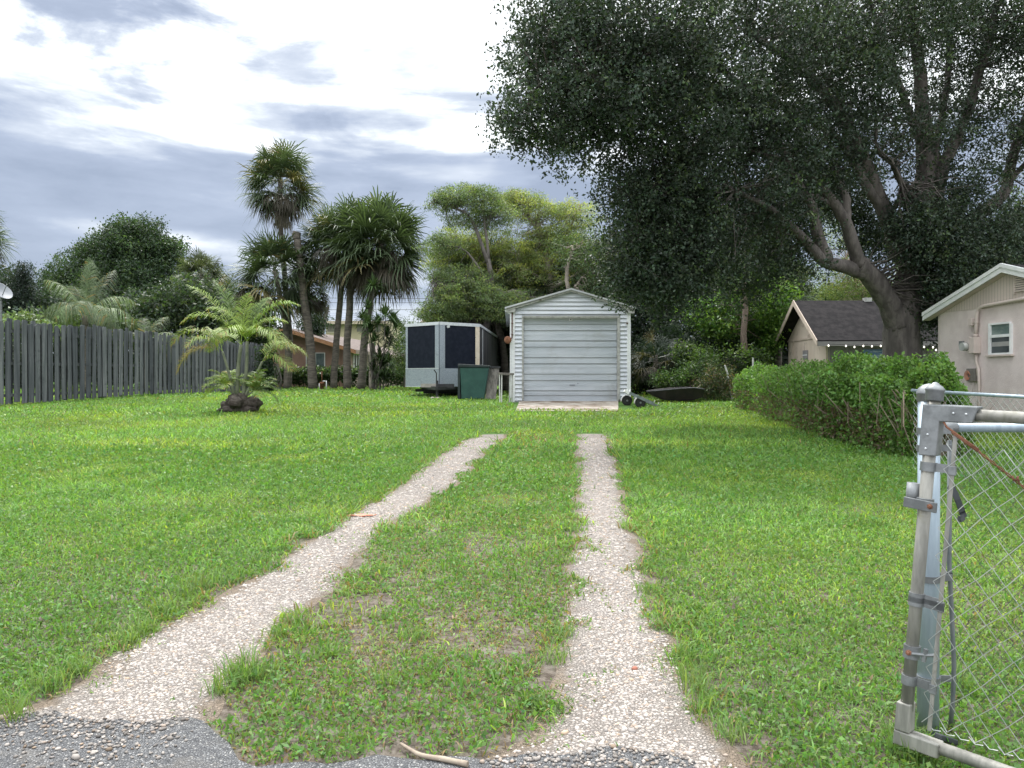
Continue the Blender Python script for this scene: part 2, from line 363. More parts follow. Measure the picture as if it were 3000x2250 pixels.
ASPH = gravelmat('worn_asphalt', (.31, .31, .315), (.13, .132, .14), (.40, .39, .38), 100, (.20, .185, .17), .010, .55)
STONE = leafmat('pebble', 0., .9, .2)

# ------------------------------------------------------------------ ground, tracks, apron
ys = [-30, -10, -3, 0, 1, 2] + list(np.arange(3, 34, .5)) + [36, 40, 45, 50, 60, 80, 120, 200, 400, 1500]
xs = [-1500, -300, -100, -60, -40, -30] + list(np.arange(-24, 24.1, .75)) + [30, 40, 60, 100, 300, 1500]
gx, gy = np.meshgrid(xs, ys); V = np.stack([gx.ravel(), gy.ravel(), gz(gx.ravel(), gy.ravel())], 1)
nx = len(xs); idx = np.arange(len(V)).reshape(len(ys), nx)
Fc = np.stack([idx[:-1, :-1].ravel(), idx[:-1, 1:].ravel(), idx[1:, 1:].ravel(), idx[1:, :-1].ravel()], 1)
tag(link('ground', mesh_np('ground', V, Fc), GROUND, smooth=True), kind='structure')

K = 1.3562
def edge_px(L):
    pts = [G(a * K, b * K) for a, b in L]; pts.sort(key=lambda p: p.y)
    return np.array([p.y for p in pts]), np.array([p.x for p in pts])
LL = edge_px([(-180, 1655), (-60, 1600), (0, 1562), (80, 1535), (200, 1480), (262, 1400), (393, 1342), (500, 1288), (600, 1218), (650, 1186), (700, 1150), (780, 1100), (860, 1055), (950, 990), (1000, 955), (1045, 938)])
LR = edge_px([(395, 1660), (440, 1560), (470, 1500), (510, 1440), (620, 1350), (690, 1290), (750, 1215), (820, 1150), (880, 1105), (980, 1045), (1050, 975), (1095, 938)])
RL = edge_px([(1060, 1660), (1170, 1600), (1205, 1520), (1215, 1400), (1235, 1340), (1232, 1280), (1243, 1200), (1250, 1100), (1257, 1030), (1247, 960), (1252, 938)])
RR = edge_px([(1600, 1660), (1540, 1600), (1475, 1500), (1468, 1440), (1400, 1300), (1372, 1200), (1345, 1110), (1332, 1020), (1312, 938)])
def wob(y, s, k): return 1.0 * k * (np.sin(y * 5.1 + s) * .5 + np.sin(y * 11.3 + 2 * s) * .3 + np.sin(y * 23. + s * 3) * .2)
def trk(y, E, s, k=.035): return np.interp(y, E[0], E[1]) + wob(y, s, k)
YEND = float(min(LL[0].max(), RL[0].max()))
EDG = [(LL, LR, 1., 2.), (RL, RR, 3., 4.)]
for (a, b, s1, s2) in EDG:
    yy = np.arange(1.6, YEND, .06); n = 11
    xa = trk(yy, a, s1) - .05; xb = trk(yy, b, s2) + .05
    tt = np.linspace(0, 1, n); XX = xa[:, None] * (1 - tt) + xb[:, None] * tt; YY = np.repeat(yy[:, None], n, 1)
    ZZ = gz(XX, YY) + .006 - .0045 * (np.abs(tt - .5) * 2) ** 4
    V = np.stack([XX.ravel(), YY.ravel(), ZZ.ravel()], 1); idx = np.arange(len(V)).reshape(len(yy), n)
    Fc = np.stack([idx[:-1, :-1].ravel(), idx[:-1, 1:].ravel(), idx[1:, 1:].ravel(), idx[1:, :-1].ravel()], 1)
    eg = np.repeat((1 - np.minimum(tt, 1 - tt) * 2)[None, :], len(yy), 0).ravel()[:, None] * np.ones((1, 3)); tag(link('path', mesh_np('path', V, Fc, eg), GRAVEL, smooth=True), kind='structure')
# asphalt apron at the street
apx = edge_px([(-400, 1560), (0, 1548)]) 
def apron_y(x):
    px = np.array([-6, -1.75, -1.45, -1.2, -.95, -.6, -.2, .15, .45, .62, .75, 4]); 
    py = np.array([3.05, 3.05, 3.02, 2.98, 2.70, 2.66, 2.74, 2.70, 2.82, 2.72, 2.4, 2.3])
    return np.interp(x, px, py) + .03 * np.sin(x * 9) + .02 * np.sin(x * 23)
xx = np.arange(-6, 6, .08); nn = 12
XX = np.repeat(xx[None, :], nn, 0); YY = np.linspace(0, 1, nn)[:, None] * (apron_y(xx)[None, :] - (-4)) - 4
V = np.stack([XX.ravel(), YY.ravel(), np.full(XX.size, .012)], 1); idx = np.arange(len(V)).reshape(nn, len(xx))
Fc = np.stack([idx[:-1, :-1].ravel(), idx[:-1, 1:].ravel(), idx[1:, 1:].ravel(), idx[1:, :-1].ravel()], 1)
tag(link('road', mesh_np('road', V, Fc), ASPH), kind='structure')

# pebbles on the tracks (countless)
ico_v = []; ph = (1 + 5 ** .5) / 2
for a, b in ((-1, ph), (1, ph), (-1, -ph), (1, -ph)): ico_v += [(a, b, 0), (0, a, b), (b, 0, a)]
ico_v = np.array(ico_v, float); ico_v /= np.linalg.norm(ico_v[0])
from itertools import combinations
D = np.linalg.norm(ico_v[:, None] - ico_v[None], axis=2); md = D[D > 0].min() * 1.05
ico_f = [f for f in combinations(range(12), 3) if all(D[i, j] < md for i, j in combinations(f, 2))]
ico_f = np.array([f if np.dot(np.cross(ico_v[f[1]] - ico_v[f[0]], ico_v[f[2]] - ico_v[f[0]]), ico_v[f[0]]) > 0 else (f[0], f[2], f[1]) for f in ico_f])
def stones(name, pos, size, colr):
    n = len(pos); a = rng.uniform(0, 2 * np.pi, n); sx = size * rng.uniform(.8, 1.3, n); sy = size * rng.uniform(.6, 1., n); sz = size * rng.uniform(.4, .65, n)
    v = ico_v[None] * (1 + rng.uniform(-.18, .18, (n, 12, 1))); v = v * np.stack([sx, sy, sz], 1)[:, None]
    ca, sa = np.cos(a)[:, None], np.sin(a)[:, None]; x = v[..., 0] * ca - v[..., 1] * sa; y = v[..., 0] * sa + v[..., 1] * ca
    V = np.stack([x, y, v[..., 2]], 2) + pos[:, None]
    Fc = (ico_f[None] + (np.arange(n) * 12)[:, None, None]).reshape(-1, 3)
    return mesh_np(name, V.reshape(-1, 3), Fc, np.repeat(colr, 12, 0))
def vnoise(x, y, s, seed=0):
    x = x / s + seed * 17.3; y = y / s + seed * 9.1; xi = np.floor(x).astype(np.int64); yi = np.floor(y).astype(np.int64); fx = x - xi; fy = y - yi
    fx = fx * fx * (3 - 2 * fx); fy = fy * fy * (3 - 2 * fy)
    def h(a, b):
        n = (a * 374761393 + b * 668265263 + seed * 144665) & 0x7fffffff; n = ((n ^ (n >> 13)) * 1274126177) & 0x7fffffff; return (n & 0xffff) / 65535.
    return (h(xi, yi) * (1 - fx) + h(xi + 1, yi) * fx) * (1 - fy) + (h(xi, yi + 1) * (1 - fx) + h(xi + 1, yi + 1) * fx) * fy
PP = []; SS = []
for (a, b, s1, s2) in EDG:
    for (y0, y1, dens, sz) in ((1.9, 4.6, 4600, .0074), (4.6, 8, 2300, .0092), (8, 13.5, 700, .0125)):
        n = int((y1 - y0) * 2.2 * dens); y = rng.uniform(y0, y1, n); xa = trk(y, a, s1); xb = trk(y, b, s2)
        u_ = rng.uniform(-.03, 1.03, n); x = xa + (xb - xa) * u_; keep = rng.random(n) < (xb - xa) / 2.2; ed = np.minimum(u_, 1 - u_) * (xb - xa); keep &= rng.random(n) < np.clip(ed / .14 + (vnoise(x, y, .2, 31) - .45) * 1.4, .04, 1)
        keep &= (rng.random(n) < .05 + .95 * np.clip((y - apron_y(x) + .48) / .52, 0, 1) ** 1.6)
        x = x[keep]; y = y[keep]; s_ = sz * rng.lognormal(0, .26, len(x)); PP.append(np.stack([x, y, np.maximum(gz(x, y), np.where(y < apron_y(x), .010, 0)) + .004 + s_ * .15], 1)); SS.append(s_)
PP = np.vstack(PP); SS = np.concatenate(SS); n = len(PP); ona = PP[:, 1] < apron_y(PP[:, 0])
cl = np.array([.385, .345, .315]) * rng.uniform(.74, 1.2, (n, 1)); r_ = rng.random(n)
cl[r_ < .12] *= (.98, .88, .80); cl[(r_ > .15) & (r_ < .25)] *= (.70, .71, .74); cl[(r_ > .26) & (r_ < .285)] *= (1.0, .84, .68)
cl[ona] *= rng.uniform(.35, .95, (ona.sum(), 1))
tag(link('gravel', stones('gravel', PP, SS, cl), STONE, smooth=True), 'pale loose pebbles spread over the two wheel tracks of the drive', 'gravel', kind='stuff')
for (px_, py_, s_) in ((1860, 1968, .021),):
    q = G(px_, py_)
    tag(link('stone', stones('stone', np.array([[q.x, q.y, q.z + .012]]), np.array([s_]), np.array([[.36, .15, .11]])), STONE, smooth=True), 'small reddish stone lying in the right wheel track', 'stone')

# ------------------------------------------------------------------ foliage builders
def unit(n):
    v = rng.normal(size=(n, 3)); return v / np.linalg.norm(v, axis=1, keepdims=True)
def leaves(pos, size, colr, asp=.5, droop=0., updir=None, curl=.15):
    """one kite-shaped leaf per position"""
    n = len(pos); d = unit(n); d[:, 2] -= droop
    if updir is not None: d = d + updir
    d /= np.linalg.norm(d, axis=1, keepdims=True)
    s = np.cross(d, unit(n)); s /= np.linalg.norm(s, axis=1, keepdims=True) + 1e-9; nn_ = np.cross(d, s)
    L = (np.ones(n) * size)[:, None]; W = L * asp * .5
    V = np.stack([pos, pos + d * L * .5 + s * W + nn_ * L * curl, pos + d * L, pos + d * L * .5 - s * W + nn_ * L * curl], 1).reshape(-1, 3)
    return V, np.arange(n * 4).reshape(n, 4), np.repeat(colr, 4, 0)
def colvar(n, base, var=.3, hue=.12):
    c = np.array(base)[None] * rng.uniform(1 - var, 1 + var, (n, 1)); c = c * (1 + rng.normal(0, hue, (n, 3)) * np.array([1, .4, .8])); return np.clip(c, .002, .9)
def leafobj(name, parts, mat, parent):
    V = []; Fq = []; C = []; o = 0
    for v, f, c in parts: V.append(v); Fq.append(f + o); C.append(c); o += len(v)
    return link(name, mesh_np(name, np.vstack(V), np.vstack(Fq), np.vstack(C)), mat, parent)
def blob_clusters(blobs, per_m3=None):
    """cluster centres spread through ellipsoids; blobs: (centre, (rx,ry,rz), n)"""
    out = []
    for c, r, n in blobs:
        d = unit(n); rad = rng.random(n) ** .40
        k1 = rng.normal(size=(7, 3)); k1 /= np.linalg.norm(k1, axis=1, keepdims=True); rad = rad * (.78 + .42 * np.clip((d @ k1.T).max(1) * 2.2 - 1.2, 0, 1))
        out.append(np.array(c)[None] + d * rad[:, None] * np.array(r)[None])
    return np.vstack(out)
def crown(name, blobs, base, leaf, nleaf, crad, mat, parent, asp=.5, droop=.3, tint=None, tintf=.25, curl=.15, flat=1., sub=None):
    C0 = blob_clusters(blobs); n = len(C0)
    bri = rng.uniform(.65, 1.4, n); cc = np.array(base)[None] * bri[:, None]
    if tint is not None:
        k = rng.random(n) < tintf; cc[k] = np.array(tint) * rng.uniform(.8, 1.25, (k.sum(), 1))
    k = rng.poisson(nleaf, n); ii = np.repeat(np.arange(n), k)
    sp = np.clip(rng.normal(0, crad, (len(ii), 3)), -1.9 * crad, 1.9 * crad); sp[:, 2] *= flat
    if sub:
        kk_, sr = sub; soff = np.clip(rng.normal(0, sr, (n, kk_, 3)), -1.7 * sr, 1.7 * sr); soff[..., 2] -= .35 * sr * np.abs(rng.normal(0, 1, (n, kk_))); j_ = rng.integers(0, kk_, len(ii)); sp = sp + soff[ii, j_]
    pos = C0[ii] + sp; cl = cc[ii] * rng.uniform(.7, 1.3, (len(ii), 1)) * (1 + rng.normal(0, .07, (len(ii), 3)))
    lf = leaf * rng.uniform(.55, 1.35, len(ii))
    v, f, c = leaves(pos, lf, np.clip(cl, .002, .9), asp, droop, curl=curl)
    return leafobj(name, [(v, f, c)], mat, parent), C0
def limb(mb, pts, r0, r1, n=8, wob_=.0, jit=.06):
    """smooth tapering limb through points"""
    pts = [Vector(p) for p in pts]; out = []
    for i in range(len(pts) - 1):
        p0 = pts[max(i - 1, 0)]; p1 = pts[i]; p2 = pts[i + 1]; p3 = pts[min(i + 2, len(pts) - 1)]
        for t in (0, .25, .5, .75):
            out.append(.5 * ((2 * p1) + (p2 - p0) * t + (2 * p0 - 5 * p1 + 4 * p2 - p3) * t * t + (3 * p1 - p0 - 3 * p2 + p3) * t ** 3))
    out.append(pts[-1]); m = len(out)
    if wob_: out = [p + Vector((random.gauss(0, wob_), random.gauss(0, wob_), random.gauss(0, wob_ * .5))) if 0 < i < m - 1 else p for i, p in enumerate(out)]
    mb.tube(out, [r0 + (r1 - r0) * (i / (m - 1)) ** .8 for i in range(m)], n, True, 0, jit)
    return out
def twigs(mb, starts, C0, frac=.5, r=.03):
    starts = np.array([tuple(s) for s in starts]); k = int(len(C0) * frac)
    for c in C0[rng.permutation(len(C0))[:k]]:
        d = np.linalg.norm(starts - c, axis=1); s = starts[np.argmin(d + rng.uniform(0, .8, len(d)))]
        if np.linalg.norm(s - c) > 1.7: continue
        m = (s + c) / 2 + rng.normal(0, .12, 3) * np.linalg.norm(c - s); mb.tube([s, m, c], [r, r * .6, r * .2], 4, False)

# ------------------------------------------------------------------ grass
def blades(x, y, h, wd, colr, lean, seg=2, z0=None):
    n = len(x); a = rng.uniform(0, 2 * np.pi, n); l = lean
    dx = np.cos(a) * l; dy = np.sin(a) * l; up = np.sqrt(np.maximum(1 - l * l * .8, .12))
    b = rng.uniform(0, 2 * np.pi, n); sx = -np.sin(b) * wd / 2; sy = np.cos(b) * wd / 2
    z = (gz(x, y) if z0 is None else z0) - .003
    base = np.stack([x, y, z], 1); S = np.stack([sx, sy, wd * 0], 1)
    mid = base + np.stack([dx * h * .42, dy * h * .42, up * h * .62], 1); tip = base + np.stack([dx * h, dy * h, up * h * (.95 - .35 * l)], 1)
    if seg == 2:
        V = np.stack([base - S * .7, base + S * .7, mid + S, mid - S, tip + S * .12, tip - S * .12], 1).reshape(-1, 3)
        q = np.arange(n)[:, None] * 6; Fq = np.concatenate([q + np.array([0, 1, 2, 3]), q + np.array([3, 2, 4, 5])], 1).reshape(-1, 4)
        dark = np.array([.62, .62, 1, 1, 1.12, 1.12])
        return V, Fq, (colr[:, None] * np.ones(6)[None, :, None]).reshape(-1, 3)
    V = np.stack([base - S, base + S, tip + S * .35, tip - S * .35], 1).reshape(-1, 3)
    return V, np.arange(n * 4).reshape(n, 4), np.repeat(colr, 4, 0)
def intrack(x, y, grow=0.):
    if grow == 0.: x = x + (vnoise(x, y, .26, 21) - .5) * .26 + (vnoise(x, y, .08, 22) - .5) * .12
    k = np.zeros(len(x), bool); dmin = np.full(len(x), 9.)
    for (a, b, s1, s2) in EDG:
        xa = trk(y, a, s1); xb = trk(y, b, s2); ins = (x > xa + grow) & (x < xb - grow) & (y < YEND); k |= ins
        dmin = np.minimum(dmin, np.where(y < YEND, np.minimum(np.abs(x - xa), np.abs(x - xb)), np.hypot(x - (xa + xb) / 2, y - YEND) - .3))
    return k, dmin
GP = []
GREEN = np.array([.120, .216, .054])
for (y0, y1, dens, hh, ww, seg) in ((1.9, 4.0, 7600, .041, .0064, 2), (4.0, 7.0, 5200, .044, .0082, 2), (7.0, 11.5, 2500, .050, .0118, 1), (11.5, 18, 850, .070, .021, 1), (18, 27, 380, .078, .036, 1), (27, 50, 95, .10, .075, 1)):
    wid = lambda y: .80 * y + 1.2
    n = int(dens * (y1 - y0) * 2 * wid((y0 + y1) / 2)); y = rng.uniform(y0, y1, n); wmx = wid(y1); x = rng.uniform(-1, 1, n) * wmx
    keep = np.abs(x) < wid(y); x, y = x[keep], y[keep]
    k, dm = intrack(x, y); xm_l = trk(y, LR, 2.); xm_r = trk(y, RL, 3.)
    mid = (x > xm_l) & (x < xm_r) & (y < YEND + .5)
    p1 = vnoise(x, y, .55, 1); p2 = vnoise(x, y, .17, 2); p3 = vnoise(x, y, 2.4, 3); p4 = vnoise(x, y, .07, 4)
    pr = np.ones(len(x)); 
    bare = np.clip((.75 - (p1 * .55 + p2 * .45)) * 7, 0, 1)
    pr = np.where(mid, .45 + .55 * bare, 1.)                               # thin turf and soil between the tracks
    pr = np.where(mid & (y < 4.6), .28 + .72 * bare, pr)
    pr *= np.where(mid & (y < 3.1), .75, 1)
    pr *= np.clip(dm / .09 + .25 + (p2 - .5) * .9, .05, 1)                        # ragged edges
    pr = np.where(k, np.where((dm < .16) & (p2 > .66), .25, 0) + np.where((vnoise(x, y, .12, 8) > .86), .30, 0), pr)
    pr = np.where(y < apron_y(x) + .02, np.where((x > .75) | (x < -3), pr, np.where((vnoise(x, y, .14, 9) > .84), .25, 0)), pr)
    # places with no grass: slab, under the trailer and boats, footprint of garage
    pr = np.where((x > .05) & (x < 3.45) & (y > 20.75), 0, pr)
    pr = np.where((x > -4) & (x < -.6) & (y > 27.8), .25, pr)
    sel = rng.random(len(x)) < pr; x, y, mid, dm, p1, p2, p3, p4, k = [q[sel] for q in (x, y, mid, dm, p1, p2, p3, p4, k)]
    n = len(x)
    h = hh * rng.lognormal(0, .28, n) * (.75 + .5 * p3) * np.where(p4 > .8, 1.35, 1.)
    h = np.where(mid, h * .78, h)
    h = np.where((dm < .30) & (p1 > .45) & ~k, h * (1.15 + .9 * rng.random(n)), h)
    h = np.where(k, h * .6, h)
    cl = GREEN[None] * rng.uniform(.58, 1.42, (n, 1)) * (.80 + .42 * p3)[:, None] * (.86 + .28 * p1)[:, None]
    cl *= (1 + rng.normal(0, .08, (n, 3)))
    yel = rng.random(n) < .13; cl[yel] *= (1.7, 1.35, 1.0)
    yp = np.clip((vnoise(x, y, 1.7, 6) - .45) * 2.2, 0, 1)[:, None]; cl = cl * (1 + yp * np.array([.38, .12, -.05]))
    dry = rng.random(n) < np.where(mid | (dm < .12) | k, .20, .02) + np.where(mid & (y < 4.2), .10, 0); cl[dry] = np.array([.24, .17, .085]) * rng.uniform(.6, 1.3, (dry.sum(), 1))
    lean = np.clip(rng.normal(.78, .22, n), .1, 1.); wd = ww * rng.uniform(.55, 1.45, n)
    GP.append(blades(x, y, h, wd, np.clip(cl, .004, .8), lean, seg))
# longer tufts along the track edges and scattered in the lawn
def tufts(cx, cy, n, h, spread, colr, wd=.005):
    out = []
    for a, b, hh_ in zip(cx, cy, h):
        k = n; x = a + rng.normal(0, spread, k); y = b + rng.normal(0, spread, k)
        out.append(blades(x, y, hh_ * rng.uniform(.5, 1.15, k), np.full(k, wd * max(1, b / 4.2)) * rng.uniform(.6, 1.3, k), colvar(k, colr, .3), np.clip(rng.normal(.5, .2, k), .05, .95), 2))
    return out
TG = [0.15, .23, .075]
for (vx, vy, hh_) in [(500, 1480, .15), (530, 1465, .17), (560, 1470, .13), (475, 1500, .12), (600, 1380, .10), (640, 1350, .10), (400, 1290, .13), (440, 1275, .15), (480, 1265, .12), (350, 1330, .12), (300, 1375, .13), (270, 1400, .12), (170, 1460, .15), (90, 1500, .15),
                      (20, 1560, .16), (560, 1220, .09), (700, 1130, .09), (760, 1095, .1), (830, 1055, .1), (870, 1035, .1), (920, 1000, .1), (960, 975, .09), (1010, 945, .08),
                      (1500, 1500, .15), (1490, 1470, .14), (1520, 1540, .13), (1480, 1430, .13), (1440, 1360, .10), (1400, 1280, .10), (1580, 1600, .12), (1225, 1215, .09), (1240, 1150, .09), (1235, 1100, .08), (1200, 1430, .1), (1215, 1380, .1), (1150, 1530, .09),
                      (1960, 1620, .14), (1950, 1600, .12), (1965, 1650, .12), (2060, 1480, .14), (2090, 1500, .12), (2000, 1640, .10), (830, 1480, .10), (700, 1420, .09), (900, 1380, .09), (760, 1610, .06)]:
    q = G(vx * K, vy * K); GP += tufts([q.x], [q.y], 75, [hh_], .035 * max(1, q.y / 4), TG)
n = 420; y = rng.uniform(3, 14, n); x = rng.uniform(-1, 1, n) * (.7 * y); kk, dm = intrack(x, y); sel = ~kk & (dm > .1); x, y = x[sel], y[sel]
GP += tufts(x, y, 9, rng.uniform(.07, .13, len(x)), .02, [.12, .22, .05], .008)
# a broad-leaved weed mat: flat leaves lying low
n = 120000; y = 2.1 + 10 * rng.random(n) ** 1.25; x = rng.uniform(-1, 1, n) * (.78 * y + .8); kk, dm = intrack(x, y); sel = (~kk) & (dm > .05) & ~((y < apron_y(x)) & (x < .75)) & (vnoise(x, y, .4, 5) > .36) & ~((x > trk(y, LR, 2.)) & (x < trk(y, RL, 3.)) & (vnoise(x, y, .17, 2) * .45 + vnoise(x, y, .55, 1) * .55 > .72)); x, y = x[sel], y[sel]; n = len(x)
lv = leaves(np.stack([x, y, gz(x, y) + rng.uniform(.012, .045, n)], 1), (.026 * rng.uniform(.6, 1.3, n) * np.maximum(1, y / 5)), colvar(n, [.110, .205, .054], .30), .5, 0, np.array([0, 0, .15]))
GP.append(lv)
tag(leafobj('grass', GP, GRASSM, None), 'short green lawn grass covering the yard around the wheel tracks', 'grass', kind='stuff')
del GP

# stick on the asphalt
sb = MB(); p = [G(a * K, b * K) + Vector((0, 0, .022)) for a, b in ((865, 1622), (885, 1635), (910, 1648), (960, 1657), (1010, 1668))]
limb(sb, p, .005, .011, 6); tag(sb.build('stick', STICK, None, True), 'thin dry brown stick lying at the edge of the asphalt', 'stick')

# ------------------------------------------------------------------ garage
YG = 24.5
def gp(px, py, dy=0): q = P(px, py, YG); q.y += dy; return q
g0 = B(1672, YG)
gar = thing('garage', 'white vinyl-sided garage with a grey-white roll-up door', 'garage', g0)
zb = GZ(1.8, YG) - .05
xl, xr = gp(1498, 1100).x, gp(1847, 1100).x; ex = gp(1498, 904).z; ap = gp(1673, 853)
dl, dr, dt = gp(1529, 1).x, gp(1816, 1).x, gp(1, 928).z
LEN = 8.5
# clapboard front: individual laps, each leaning out at its foot
lap = .131; m = MB(); z = zb + .10
xmid = ap.x
while z < ap.z - .02:
    z1 = min(z + lap, ap.z - .02)
    def xe(zq):
        if zq <= ex: return xl + .11, xr - .11
        t = (zq - ex) / (ap.z - ex); return xl + .11 + (xmid - xl - .11) * t, xr - .11 + (xmid - xr + .11) * t
    a0, b0 = xe(z); a1, b1 = xe(z1)
    segs = [(a0, b0, a1, b1)] if z >= dt - .02 else [(a0, dl, a1, dl), (dr, b0, dr, b1)]
    for (p0, p1, q0, q1) in segs:
        if p1 - p0 < .02: continue
        m.add([(p0, YG - .040, z), (p1, YG - .040, z), (q1, YG - .004, z1), (q0, YG - .004, z1), (p0, YG, z), (p1, YG, z)], [(0, 1, 2, 3), (0, 4, 5, 1)])
    z += lap
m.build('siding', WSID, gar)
m = MB()
m.box((xl + .01, YG + .002, zb), (dl - .005, YG + .1, ex - .02)); m.box((dr + .005, YG + .002, zb), (xr - .01, YG + .1, ex - .02)); m.box((dl - .004, YG + .003, dt), (dr + .004, YG + .099, ex - .02))
m.prism([(xl + .01, YG + .004, ex - .02), (xr - .01, YG + .004, ex - .02), (xmid, YG + .004, ap.z - .04)], (0, .09, 0))
m.box((xl + .012, YG + .1, zb), (xl + .1, YG + LEN, ex - .03)); m.box((xr - .1, YG + .1, zb), (xr - .012, YG + LEN, ex - .03)); m.box((xl + .1, YG + LEN - .1, zb), (xr - .1, YG + LEN - .001, ex - .03))
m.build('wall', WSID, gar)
m = MB(); m.box((xl - .002, YG - .05, zb + .02), (xl + .115, YG + .08, ex - .01)); m.build('corner_trim', WTRIM, gar, bev=.004); m = MB(); m.box((xr - .115, YG - .05, zb + .1), (xr + .002, YG + .08, ex - .08)); m.build('corner_trim', WTRIM, gar, bev=.004)
# roof
m = MB(); rl, rr = gp(1479, 901), gp(1861, 901); th = .055
for (e, s) in ((rl, -1), (rr, 1)):
    m.prism([(e.x, YG - .16, e.z), (xmid, YG - .16, ap.z + .08), (xmid, YG - .16, ap.z + .08 - th), (e.x, YG - .16, e.z - th)], (0, LEN + .3, 0))
m.build('roof', GREYMET, gar)
m = MB()
for e in (rl, rr): m.prism([(e.x + (.05 if e is rl else -.05), YG - .12, e.z - th - .002), (xmid, YG - .12, ap.z + .078 - th), (xmid, YG - .12, ap.z - .03), (e.x + (.05 if e is rl else -.05), YG - .12, e.z - th - .07)], (0, .06, 0))
m.build('rake_board', GFRAME, gar)
m = MB(); m.box((rl.x + .04, YG - .11, ex - .13), (xl + .13, YG - .04, ex + .02)); m.build('soffit_end', GFRAME, gar); m = MB(); m.box((xr - .14, YG - .11, ex - .16), (rr.x - .04, YG - .04, ex + .02)); m.build('soffit_end', GFRAME, gar)
# frame
m = MB(); fw = .055
m.box((dl, YG - .05, zb + .02), (dl + fw, YG + .12, dt)); m.box((dr - fw - .03, YG - .05, zb + .02), (dr, YG + .12, dt)); m.box((dl, YG - .052, dt - fw), (dr, YG + .12, dt + .004)); m.build('door_frame', GFRAME, gar, bev=.004)
# ragged lintel edge
m = MB()
xq = dl
while xq < dr - .05:
    L = random.uniform(.3, .9); x2 = min(xq + L, dr); m.box((xq, YG - .062, dt - random.uniform(.006, .02)), (x2, YG - .053, dt + random.uniform(.012, .03))); xq = x2
m.build('lintel_flashing', GFRAME, gar)
# door: panels with ribs
m = MB(); x0, x1 = dl + fw + .004, dr - fw - .035; zt = dt - fw; z0 = gp(1, 1177).z; yd = YG + .06
H = zt - z0; seam = []
k = 0; z = z0
per = H / 10.
hs = [.075, .055, .125, .075, .125, .075, .125, .075, .125, .075, .07]; tot = sum(hs)
for i, h in enumerate(hs):
    z1 = z + h / tot * H
    nr = max(2, int(round(h / tot * H / .042))); 
    for j in range(nr):
        a = z + .012 + (z1 - z - .016) * j / nr; b = z + .012 + (z1 - z - .016) * (j + 1) / nr
        m.add([(x0, yd, a), (x1, yd, a), (x1, yd - .007, a + (b - a) * .35), (x0, yd - .007, a + (b - a) * .35), (x1, yd - .007, a + (b - a) * .7), (x0, yd - .007, a + (b - a) * .7), (x1, yd - .001, b), (x0, yd - .001, b)], [(0, 1, 2, 3), (3, 2, 4, 5), (5, 4, 6, 7)])
    seam.append((z, z1)); z = z1
m.build('roller_door', DOORM, gar)
m = MB()
for (a, b) in seam: m.box((x0, yd - .014, b - .004), (x1, yd - .0035, b + .0025))
m.build('door_ridge', ALU, gar)
m = MB(); m.box((x0 - .01, yd + .006, z0 - .03), (x1 + .01, yd + .03, zt + .01)); m.build('door_backing', DARKGAP, gar)
m = MB(); m.box((x0, yd - .03, z0 - .025), (x1, yd + .004, z0 + .008)); m.build('rubber_seal', RUBBER, gar)
m = MB(); q = gp(1672, 936); m.box((q.x - .055, yd - .05, q.z - .04), (q.x + .055, yd - .02, q.z + .04)); cmo = m.build('door_camera', WTRIM, gar, bev=.008)
m = MB(); m.lathe((q.x, yd - .051, q.z), [(.022, 0), (.02, -.02), (.001, -.021)], 12, (0, 1, 0)); m.build('lens', BLACKM, cmo)
m = MB(); q = gp(1677, 1128); m.box((q.x - .09, yd - .016, q.z - .008), (q.x + .09, yd - .008, q.z + .008)); m.lathe((q.x + .18, yd - .01, q.z + .05), [(.014, 0), (.012, -.012)], 8, (0, 1, 0)); m.build('door_handle', BLACKM, gar)
m = MB(); q = gp(1837, 947); m.box((q.x - .03, YG - .07, q.z - .03), (q.x + .02, YG - .036, q.z + .02)); m.build('hook', BROWNM, gar)
# conduit and lamp at left corner
m = MB(); q0, q1 = gp(1501, 905), gp(1500, 990); q2 = gp(1494, 996)
m.tube([(q0.x, YG - .06, q0.z), (q1.x, YG - .06, q1.z), (q2.x, YG - .06, q2.z)], .02, 8)
for zq in (q0.z - .1, (q0.z + q1.z) / 2, q1.z + .1): m.box((q0.x - .04, YG - .075, zq - .015), (q0.x + .03, YG - .045, zq + .015))
cd = m.build('lamp_pipe', BROWNM, gar, True)
m = MB(); q = gp(1488, 997); m.lathe((q.x, YG - .2, q.z), [(.03, .16), (.07, .14), (.115, .03), (.12, 0), (.105, -.012), (.02, -.02)], 14, (0, 1, 0)); m.tube([(q2.x, YG - .06, q2.z), (q.x, YG - .06, q.z), (q.x, YG - .1, q.z)], .018, 8); m.build('flood_lamp', RUST, gar, True)
m = MB(); q = gp(1486, 907); m.box((gp(1496, 1).x - .01, YG - .075, gp(1, 906).z), (gp(1508, 1).x, YG - .036, gp(1, 896).z)); m.build('junction_box', RUST, gar)
m = MB(); a = gp(1480, 910); b = gp(1496, 921); m.bar((a.x, YG - .05, a.z), (b.x, YG - .05, b.z), .03, .05); m.bar((b.x, YG - .05, b.z), (b.x, YG - .05, gp(1, 1165).z), .045, .05); m.build('downspout', WTRIM, gar)
m = MB(); m.box((gp(1811, 1).x, YG - .05, zb - .05), (gp(1846, 1).x, YG + .2, zb + .13)); 
m.box((gp(1811, 1).x + .19, YG - .053, zb), (gp(1811, 1).x + .205, YG - .045, zb + .13)); m.build('foundation_block', BLOCK, gar, bev=.01)
m = MB(); q1, q2 = G(1510, 1206), G(1818, 1206)
